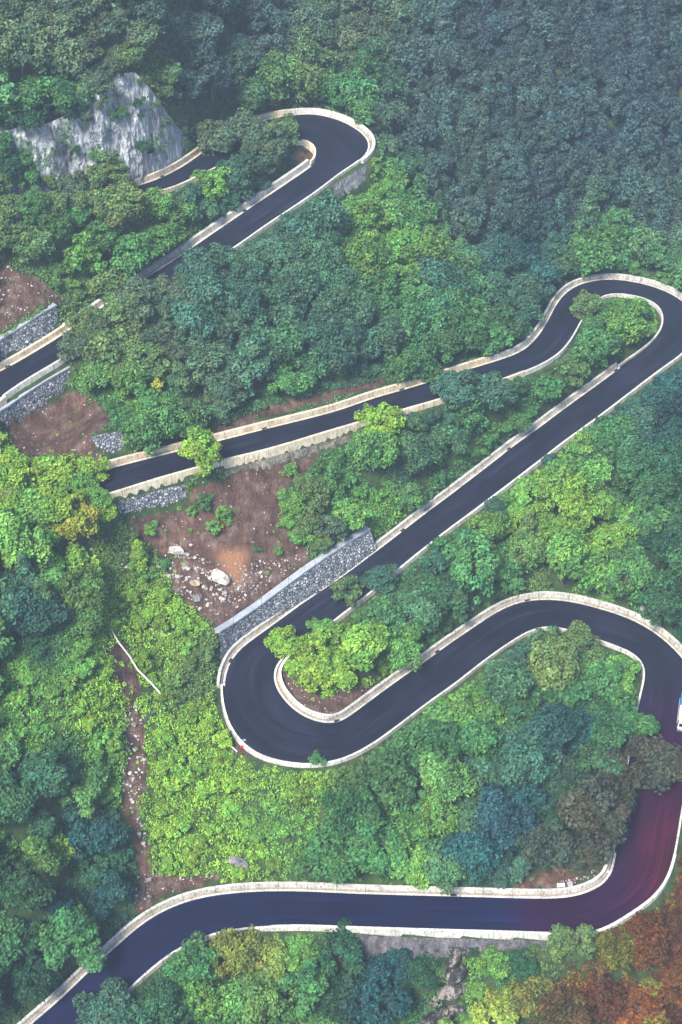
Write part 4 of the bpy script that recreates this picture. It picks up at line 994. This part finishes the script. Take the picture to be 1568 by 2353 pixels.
boulder(342,2028,11, (.8, 1, .5), M_GREYR, 'grey stone lying at the mouth of the gully', 'stone', 20, cat='stone')
boulder(312,2066,6, (1.3, .6, .5), M_BOULD, 'small flat pale stone beside the lowest kerb wall', 'stone', 21, cat='stone')
boulder(1482,1413,15, (1, .8, .8), M_GREYR, 'grey rock left in the trio behind the wide bend', seed=22)
boulder(1508,1417,15, (1, .8, .9), M_TANR, 'orange brown rock in the middle behind the wide bend', seed=24)
boulder(1545,1425,17, (1.2, .8, .8), M_GREYR, 'darker rock at the right edge behind the wide bend', seed=26)
boulder(1383,1372,8, (1, .8, .9), M_GREYR, 'small grey stone above the wide bend kerb wall', 'stone', 28, cat='stone')
boulder(1085,1410,9, (.7, .7, 1), M_TANR, 'small tan rock above the kerb wall left of the wide bend', 'stone', 29, cat='stone')
boulder(550,2000,26, (1, .6, .9), M_GREYR, 'grey rock face in the bank above the lowest leg', 'rock_outcrop', 30, cat='rock')
boulder(700,2012,22, (.8, .6, 1), M_GREYR, 'second grey rock face in the bank farther right', 'rock_outcrop', 31, cat='rock')
boulder(1480,1245,42, (.8, .6, .9), M_GREYR, 'grey rock outcrop among dark trees at the right', 'rock_outcrop', 32, .55, cat='rock')
# dark wet outcrop at the bottom
dv, df, o0 = [], [], 0
for k, (u, v, rp, s) in enumerate([(1052,2196,24,(1.2,.9,.7)),(1044,2222,30,(1.3,1,.5)),(1034,2252,34,(1.2,1,.5)),(1030,2288,36,(1.2,1.1,.6)),(990,2318,34,(1.2,.9,.6)),(975,2362,48,(1.3,1,.7)),(1036,2345,40,(1.1,1,.7)),(1060,2270,24,(.8,1,.9))]):
    p = ground_px(u, v); d = proj(p)[2]; Rr = rp*d/F; co, fs = rock_mesh(40+k, np.array(s)*Rr, 4, flat=9); co = co*(1+.16*cp_noise(co*[.5, .5, 1.6], k, 4))[:, None]
    a = .45; co = co@np.array([[math.cos(a), 0, -math.sin(a)], [0, 1, 0], [math.sin(a), 0, math.cos(a)]]).T
    dv.append(co+p+[0, 0, Rr*.25]); df.append(fs+o0); o0 += len(co)
ro = mesh_np('rock_outcrop', np.vstack(dv), np.vstack(df), M_DARK); setp(ro, label='stack of dark wet rock ledges below the lowest parapet', category='rock')
# rubble stuff
rv2, rf2, o0 = [], [], 0
protos = [rock_mesh(60+k, (1, .8, .7), 1, flat=3) for k in range(5)]
def rubble(poly, n_, lo, hi, dens=None):
    global o0
    us = [p[0] for p in poly]; vs = [p[1] for p in poly]; c = 0
    while c < n_:
        u, v = random.uniform(min(us), max(us)), random.uniform(min(vs), max(vs))
        if not in_poly(np.array(u), np.array(v), poly): continue
        c += 1; r0 = ground_px(u, v)
        s = lo*(hi/lo)**(random.random()**2.2); co, fs = protos[random.randrange(5)]
        a = random.random()*6.28; Rm = np.array([[math.cos(a), -math.sin(a), 0], [math.sin(a), math.cos(a), 0], [0, 0, 1]])
        rv2.append((co*s)@Rm.T+r0+[0, 0, s*.25]); rf2.append(fs+o0); o0 += len(co)
rubble([(390,1260),(430,1250),(480,1300),(530,1350),(500,1430),(440,1400),(380,1345),(360,1320)], 260, .12, .75)
rubble([(540,1300),(640,1290),(720,1270),(680,1310),(600,1360),(530,1410),(510,1370)], 330, .08, .4)
rubble(SOIL[0], 170, .07, .3); rubble([(285,1620),(325,1620),(335,1760),(318,1870),(345,1950),(325,1960),(300,1860),(285,1800)], 150, .12, .6)
rubble(SOIL[4], 160, .06, .25); rubble(SOIL[5], 140, .06, .3); rubble(SOIL[1], 90, .07, .3); rubble(SOIL[2], 160, .08, .4); rubble([(200,1240),(350,1250),(350,1330),(230,1330)], 120, .12, .6)
rubble([(330,1400),(400,1400),(400,1480),(330,1470)], 60, .15, .7); rubble([(1280,2030),(1400,1990),(1380,2010),(1300,2045)], 40, .1, .35)
rb = mesh_np('rubble', np.vstack(rv2), np.vstack(rf2), rock_mat('rubble_rock', [(.35, (.16, .12, .10)), (.48, (.42, .37, .33)), (.6, (.78, .74, .70))], 1, .5)); setp(rb, kind='stuff', label='loose stones scattered over the landslide and down the gully', category='rubble')

# ------------------------------------------------------------------ small things
def simple(name, v, f, m, parent=None, **k):
    o = mesh_np(name, v, f, m, parent, **k); return o
M_WOOD = plain('bleached_wood', (.5, .47, .4), .8)
def log(pxs, r0, r1, lift, label, m=M_WOOD):
    pth = []
    for k, (u, v) in enumerate(pxs): pth.append(ground_px(u, v)+[0, 0, lift[k]])
    v, f = tube(pth, np.linspace(r0, r1, len(pth)), 8); o = simple('fallen_trunk', v, f, m, smooth=True); setp(o, label=label, category='log'); return o
log([(259,1466),(275,1495),(300,1530),(318,1555),(350,1592),(382,1620)], .12, .22, [1.5, 1.9, 2.0, 1.9, 1.7, 1.2], 'long bleached bare tree trunk lying down the green slope')
log([(335,1662),(352,1655),(375,1643)], .12, .16, [.9, 1.1, .9], 'short dark log lying below the bleached trunk', plain('dark_wood', (.07, .065, .06), .8))
# white drum + concrete block behind the bottom right bend
def cyl(c, axis_, r, L_, ns=16):
    a = np.array(axis_, float); a /= np.linalg.norm(a); p0 = np.array(c)-a*L_/2; p1 = np.array(c)+a*L_/2
    ring = [(p0, r*.96), (p0+a*.04, r), (p1-a*.04, r), (p1, r*.96)]
    v, f = tube([x[0] for x in ring], [x[1] for x in ring], ns); f = list(map(tuple, f))
    for base_ in (0, 3*ns): 
        for k in range(1, ns//2): f.append((base_+k, base_+k+1 if k+1 < ns else base_, base_+(ns-k-1) % ns, base_+(ns-k) % ns))
    return v, np.array(f)
def bxv(cx, cy, cz, sx, sy, sz, bev=.0):
    v = np.array([(x, y, z) for z in (-.5, .5) for (x, y) in ((-.5, -.5), (.5, -.5), (.5, .5), (-.5, .5))])*[sx, sy, sz]+[cx, cy, cz]
    f = np.array([(3, 2, 1, 0), (4, 5, 6, 7), (0, 1, 5, 4), (1, 2, 6, 5), (2, 3, 7, 6), (3, 0, 4, 7)]); return v, f
def bev_box(name, dims, loc, m, parent=None, bev=.05, seg=2, rot=(0, 0, 0), taper=None):
    v, f = bxv(0, 0, 0, *dims)
    if taper: v[4:, 0] = v[4:, 0]*taper[0]+taper[2]; v[4:, 1] *= taper[1]
    me = bpy.data.meshes.new(name); bm = bmesh.new(); vs = [bm.verts.new(p) for p in v]
    for q in f: bm.faces.new([vs[i] for i in q])
    bmesh.ops.recalc_face_normals(bm, faces=bm.faces)
    bmesh.ops.bevel(bm, geom=list(bm.edges), offset=bev, segments=seg, affect='EDGES', profile=.6); bm.to_mesh(me); bm.free(); me.materials.append(m)
    o = bpy.data.objects.new(name, me); C.objects.link(o); o.parent = parent; o.location = loc; o.rotation_euler = rot; return o
p = ground_px(1303, 2052); M_OFF = plain('off_white', (.75, .78, .74), .5)
dr = empty('steel_drum', tuple(p+[-1.0, 1.0, .4])); setp(dr, label='pale drum lying on its side behind the bottom right kerb wall', category='drum')
v, f = cyl((0, 0, 0), (1, .1, 0), .38, 1.3); simple('barrel', v, f, M_OFF, dr, smooth=False)
for k in (-.25, .25): v, f = cyl((k, k*.1, 0), (1, .1, 0), .41, .07); simple('hoop', v, f, plain('steel_hoop', (.4, .4, .4), .4), dr)
b = bev_box('concrete_block', (.9, 1.2, .7), tuple(p+[.6, 1.0, .35]), plain('block_grey', (.35, .34, .38), .9), bev=.08, rot=(0, 0, .15)); setp(b, label='grey concrete block next to the pale drum', category='concrete block')
p = ground_px(1402, 2016)
b = bev_box('broken_slab', (1.0, .6, .25), tuple(p+[0, .6, .3]), plain('slab', (.6, .58, .6), .8), bev=.05, rot=(.4, .2, .5)); setp(b, label='broken white slab under the dusky trees at the bottom bend', category='slab')
# litter heap by the left hairpin
p = ground_px(553, 1722)
b = bev_box('red_jerrycan', (.5, .35, .6), tuple(p+[.3, -.2, .35]), plain('red_plastic', (.6, .03, .02), .4), bev=.08, rot=(.2, .1, .4)); setp(b, label='small red can lying outside the left hairpin parapet', category='can')
cpn = bev_box('cap', (.14, .14, .1), (.1, 0, .34), plain('dark_cap', (.05, .05, .05)), b, bev=.03)
b = bev_box('grey_box', (.6, .45, .4), tuple(p+[.6, 1.3, .3]), plain('box_grey', (.3, .33, .35), .7), bev=.05, rot=(0, 0, .3)); setp(b, label='grey box lying above the red can outside the left hairpin', category='box')
bv, bf = tube([ground_px(520, 1712)+[0, 0, .9], ground_px(530, 1724)+[0, 0, .9], ground_px(546, 1734)+[0, 0, .7]], [.12, .12, .12], 6)
o = simple('plastic_pipe', bv, bf, M_OFF, smooth=True); setp(o, label='bent white pipe below the litter outside the left hairpin', category='pipe')
# drain openings in kerbs
M_HOLE = plain('drain_iron', (.012, .012, .012), .6)
def drain(u, v, side, label):
    e, n_ = (EL, nL) if side == 'L' else (ER, nR); uu_, vv_, _ = proj(e); i = int(np.argmin((uu_-u)**2+(vv_-v)**2)); t = tang(e)[i]
    r = empty('drain_inlet', tuple(e[i]+n_[i]*.22+[0, 0, .12]), math.atan2(t[1], t[0])); setp(r, label=label, category='drain', group='drain inlets in the kerbs')
    bev_box('grate', (.95, .42, .06), (0, 0, .03), M_HOLE, r, bev=.01)
    for k in (-1, 1): bev_box('cover_rim', (.1, .5, .1), (k*.55, 0, .03), M_CREAM, r, bev=.02)
drain(18,845,'L','dark drain inlet in the orange stained kerb at the left edge'); drain(563,490,'L','drain inlet in the white wall of the topmost straight'); drain(722,388,'L','drain inlet at the inner corner of the topmost hairpin')
drain(928,890,'R','drain inlet half way along the sandy kerb'); drain(610,985,'R','drain inlet in the sandy kerb above the landslide'); drain(736,1362,'L','drain inlet below the long stone wall'); drain(529,1519,'L','drain inlet on the outside of the left hairpin')
drain(1422,852,'L','double drain inlet on the hairpin neck'); drain(1175,1035,'L','drain inlet half way up the central diagonal'); drain(924,1222,'L','drain inlet low on the central diagonal'); drain(1005,1496,'R','drain inlet above the straight below the left hairpin')
drain(1211,1377,'R','drain inlet at the top of the wide lower bend'); drain(1042,2058,'L','drain inlet in the lowest kerb wall'); drain(215,2214,'L','drain inlet in the kerb at the lower left'); drain(774,1660,'R','drain inlet in the island wall of the left hairpin'); drain(375,408,'R','drain inlet in the wall under the cliff')

# ------------------------------------------------------------------ lorry at the right edge
def lorry():
    e = CEN[np.argmin((proj(CEN)[1]-1655)**2+(proj(CEN)[0]-1560)**2*.5)]
    i = int(np.argmin(np.abs(CEN-e).sum(1))); t = tang(CEN)[i]; rz = math.atan2(-t[1], -t[0])   # heading downhill, towards the camera
    pz = P(1573, 1650, CEN[i, 2])
    r = empty('lorry', (float(pz[0]), float(pz[1]), float(pz[2])+.05), rz+R(1)); setp(r, label='white cabbed lorry with a blue sheeted load at the right edge', category='lorry')
    blue = plain('blue_tarp', (.02, .17, .50), .6); white = plain('white_paint', (.82, .82, .80), .3); dark = plain('black_rubber', (.02, .02, .02), .8); steel = plain('grey_steel', (.35, .35, .37), .4, .6); glass = plain('dark_glass', (.02, .025, .03), .1, 0, .8)
    red_ = plain('pale_trim', (.45, .40, .40), .5)
    cab = bev_box('cab', (1.9, 2.25, 1.75), (3.0, 0, 1.75), white, r, .16, 3, taper=(.86, .94, -.08))
    bev_box('windscreen', (.06, 1.85, .75), (.93, 0, .28), glass, cab, .02, 1, rot=(0, -.16, 0))
    bev_box('roof_deflector', (.9, 1.7, .3), (-.2, 0, .98), white, cab, .1)
    for s in (-1, 1):
        bev_box('side_window', (.8, .05, .6), (.15, s*1.08, .3), glass, cab, .02, 1)
        bev_box('mirror', (.1, .25, .4), (.8, s*1.35, .25), dark, cab, .03)
        bev_box('headlight', (.06, .4, .2), (.97, s*.8, -.62), plain('lamp_glass', (.8, .8, .75), .15), cab, .02)
    bev_box('bumper', (.3, 2.3, .4), (4.05, 0, .72), steel, r, .08)
    bev_box('chassis', (7.4, .9, .25), (.2, 0, .8), dark, r, .03)
    body = bev_box('cargo_body', (3.0, 2.35, 1.7), (.35, 0, 1.9), white, r, .06)
    tp = bev_box('tarpaulin', (3.4, 2.4, 2.0), (-2.1, 0, 2.0), blue, r, .18, 3)
    for s in (-1, 1):
        bev_box('side_rail', (7.0, .1, .12), (-.2, s*1.3, 1.15), red_, r, .02)
        bev_box('side_guard', (3.0, .06, .35), (.3, s*1.22, .75), steel, r, .02)
    for x in (3.1, -1.7, -2.9):
        for s in (-1, 1):
            v, f = cyl((0, 0, 0), (0, 1, 0), .5, .32, 20); w_ = simple('wheel', v, f, dark, r, smooth=False); w_.location = (x, s*1.0, .5)
            v, f = cyl((0, s*.17, 0), (0, 1, 0), .24, .04, 14); simple('rim', v, f, steel, w_)
lorry()

# ------------------------------------------------------------------ haze
def haze():
    v, f = bxv(0, 250, 45, 1390, 1390, 600); v[:4, 2] = Z.min()-1.5; v[4:, 2] = max(Z.max(), H)+15
    o = simple('haze', v, f, None); m = bpy.data.materials.new('haze_air'); m.use_nodes = True; nt = m.node_tree; nt.nodes.clear()
    out = nt.nodes.new('ShaderNodeOutputMaterial'); pv = nt.nodes.new('ShaderNodeVolumePrincipled'); nt.links.new(pv.outputs[0], out.inputs['Volume'])
    pv.inputs['Color'].default_value = (.68, .80, 1.0, 1); pv.inputs['Density'].default_value = HAZE; pv.inputs['Anisotropy'].default_value = .1
    o.data.materials.clear(); o.data.materials.append(m); setp(o, kind='stuff', label='pale blue mist hanging over the valley', category='haze')
HAZE = .00029
haze()

# ------------------------------------------------------------------ light
wd = bpy.data.worlds.new('World'); sc.world = wd; wd.use_nodes = True; nt = wd.node_tree; nt.nodes.clear()
SE, SR = R(52), R(-150)        # sun elevation; azimuth of the sun measured from +y clockwise
sky = nt.nodes.new('ShaderNodeTexSky'); sky.sky_type = 'NISHITA'; sky.sun_disc = False; sky.sun_elevation = SE; sky.sun_rotation = SR; sky.altitude = 800; sky.dust_density = 1; sky.ozone_density = 3
bg = nt.nodes.new('ShaderNodeBackground'); bg.inputs[1].default_value = .135; wo = nt.nodes.new('ShaderNodeOutputWorld'); nt.links.new(sky.outputs[0], bg.inputs[0]); nt.links.new(bg.outputs[0], wo.inputs[0])
sd = Vector((math.sin(SR)*math.cos(SE), math.cos(SR)*math.cos(SE), math.sin(SE)))
su = bpy.data.lights.new('sun', 'SUN'); su.energy = 4.4; su.angle = R(18); su.color = (1, .96, .88); so = bpy.data.objects.new('sun', su); C.objects.link(so)
so.rotation_euler = sd.to_track_quat('Z', 'Y').to_euler()

sc.view_settings.view_transform = 'Standard'; sc.view_settings.look = 'None'; sc.view_settings.gamma = 1; sc.view_settings.exposure = 1.03
cy = sc.cycles; cy.max_bounces = 5; cy.diffuse_bounces = 3; cy.glossy_bounces = 2; cy.transmission_bounces = 3; cy.volume_bounces = 1; cy.transparent_max_bounces = 4
cy.use_denoising = True
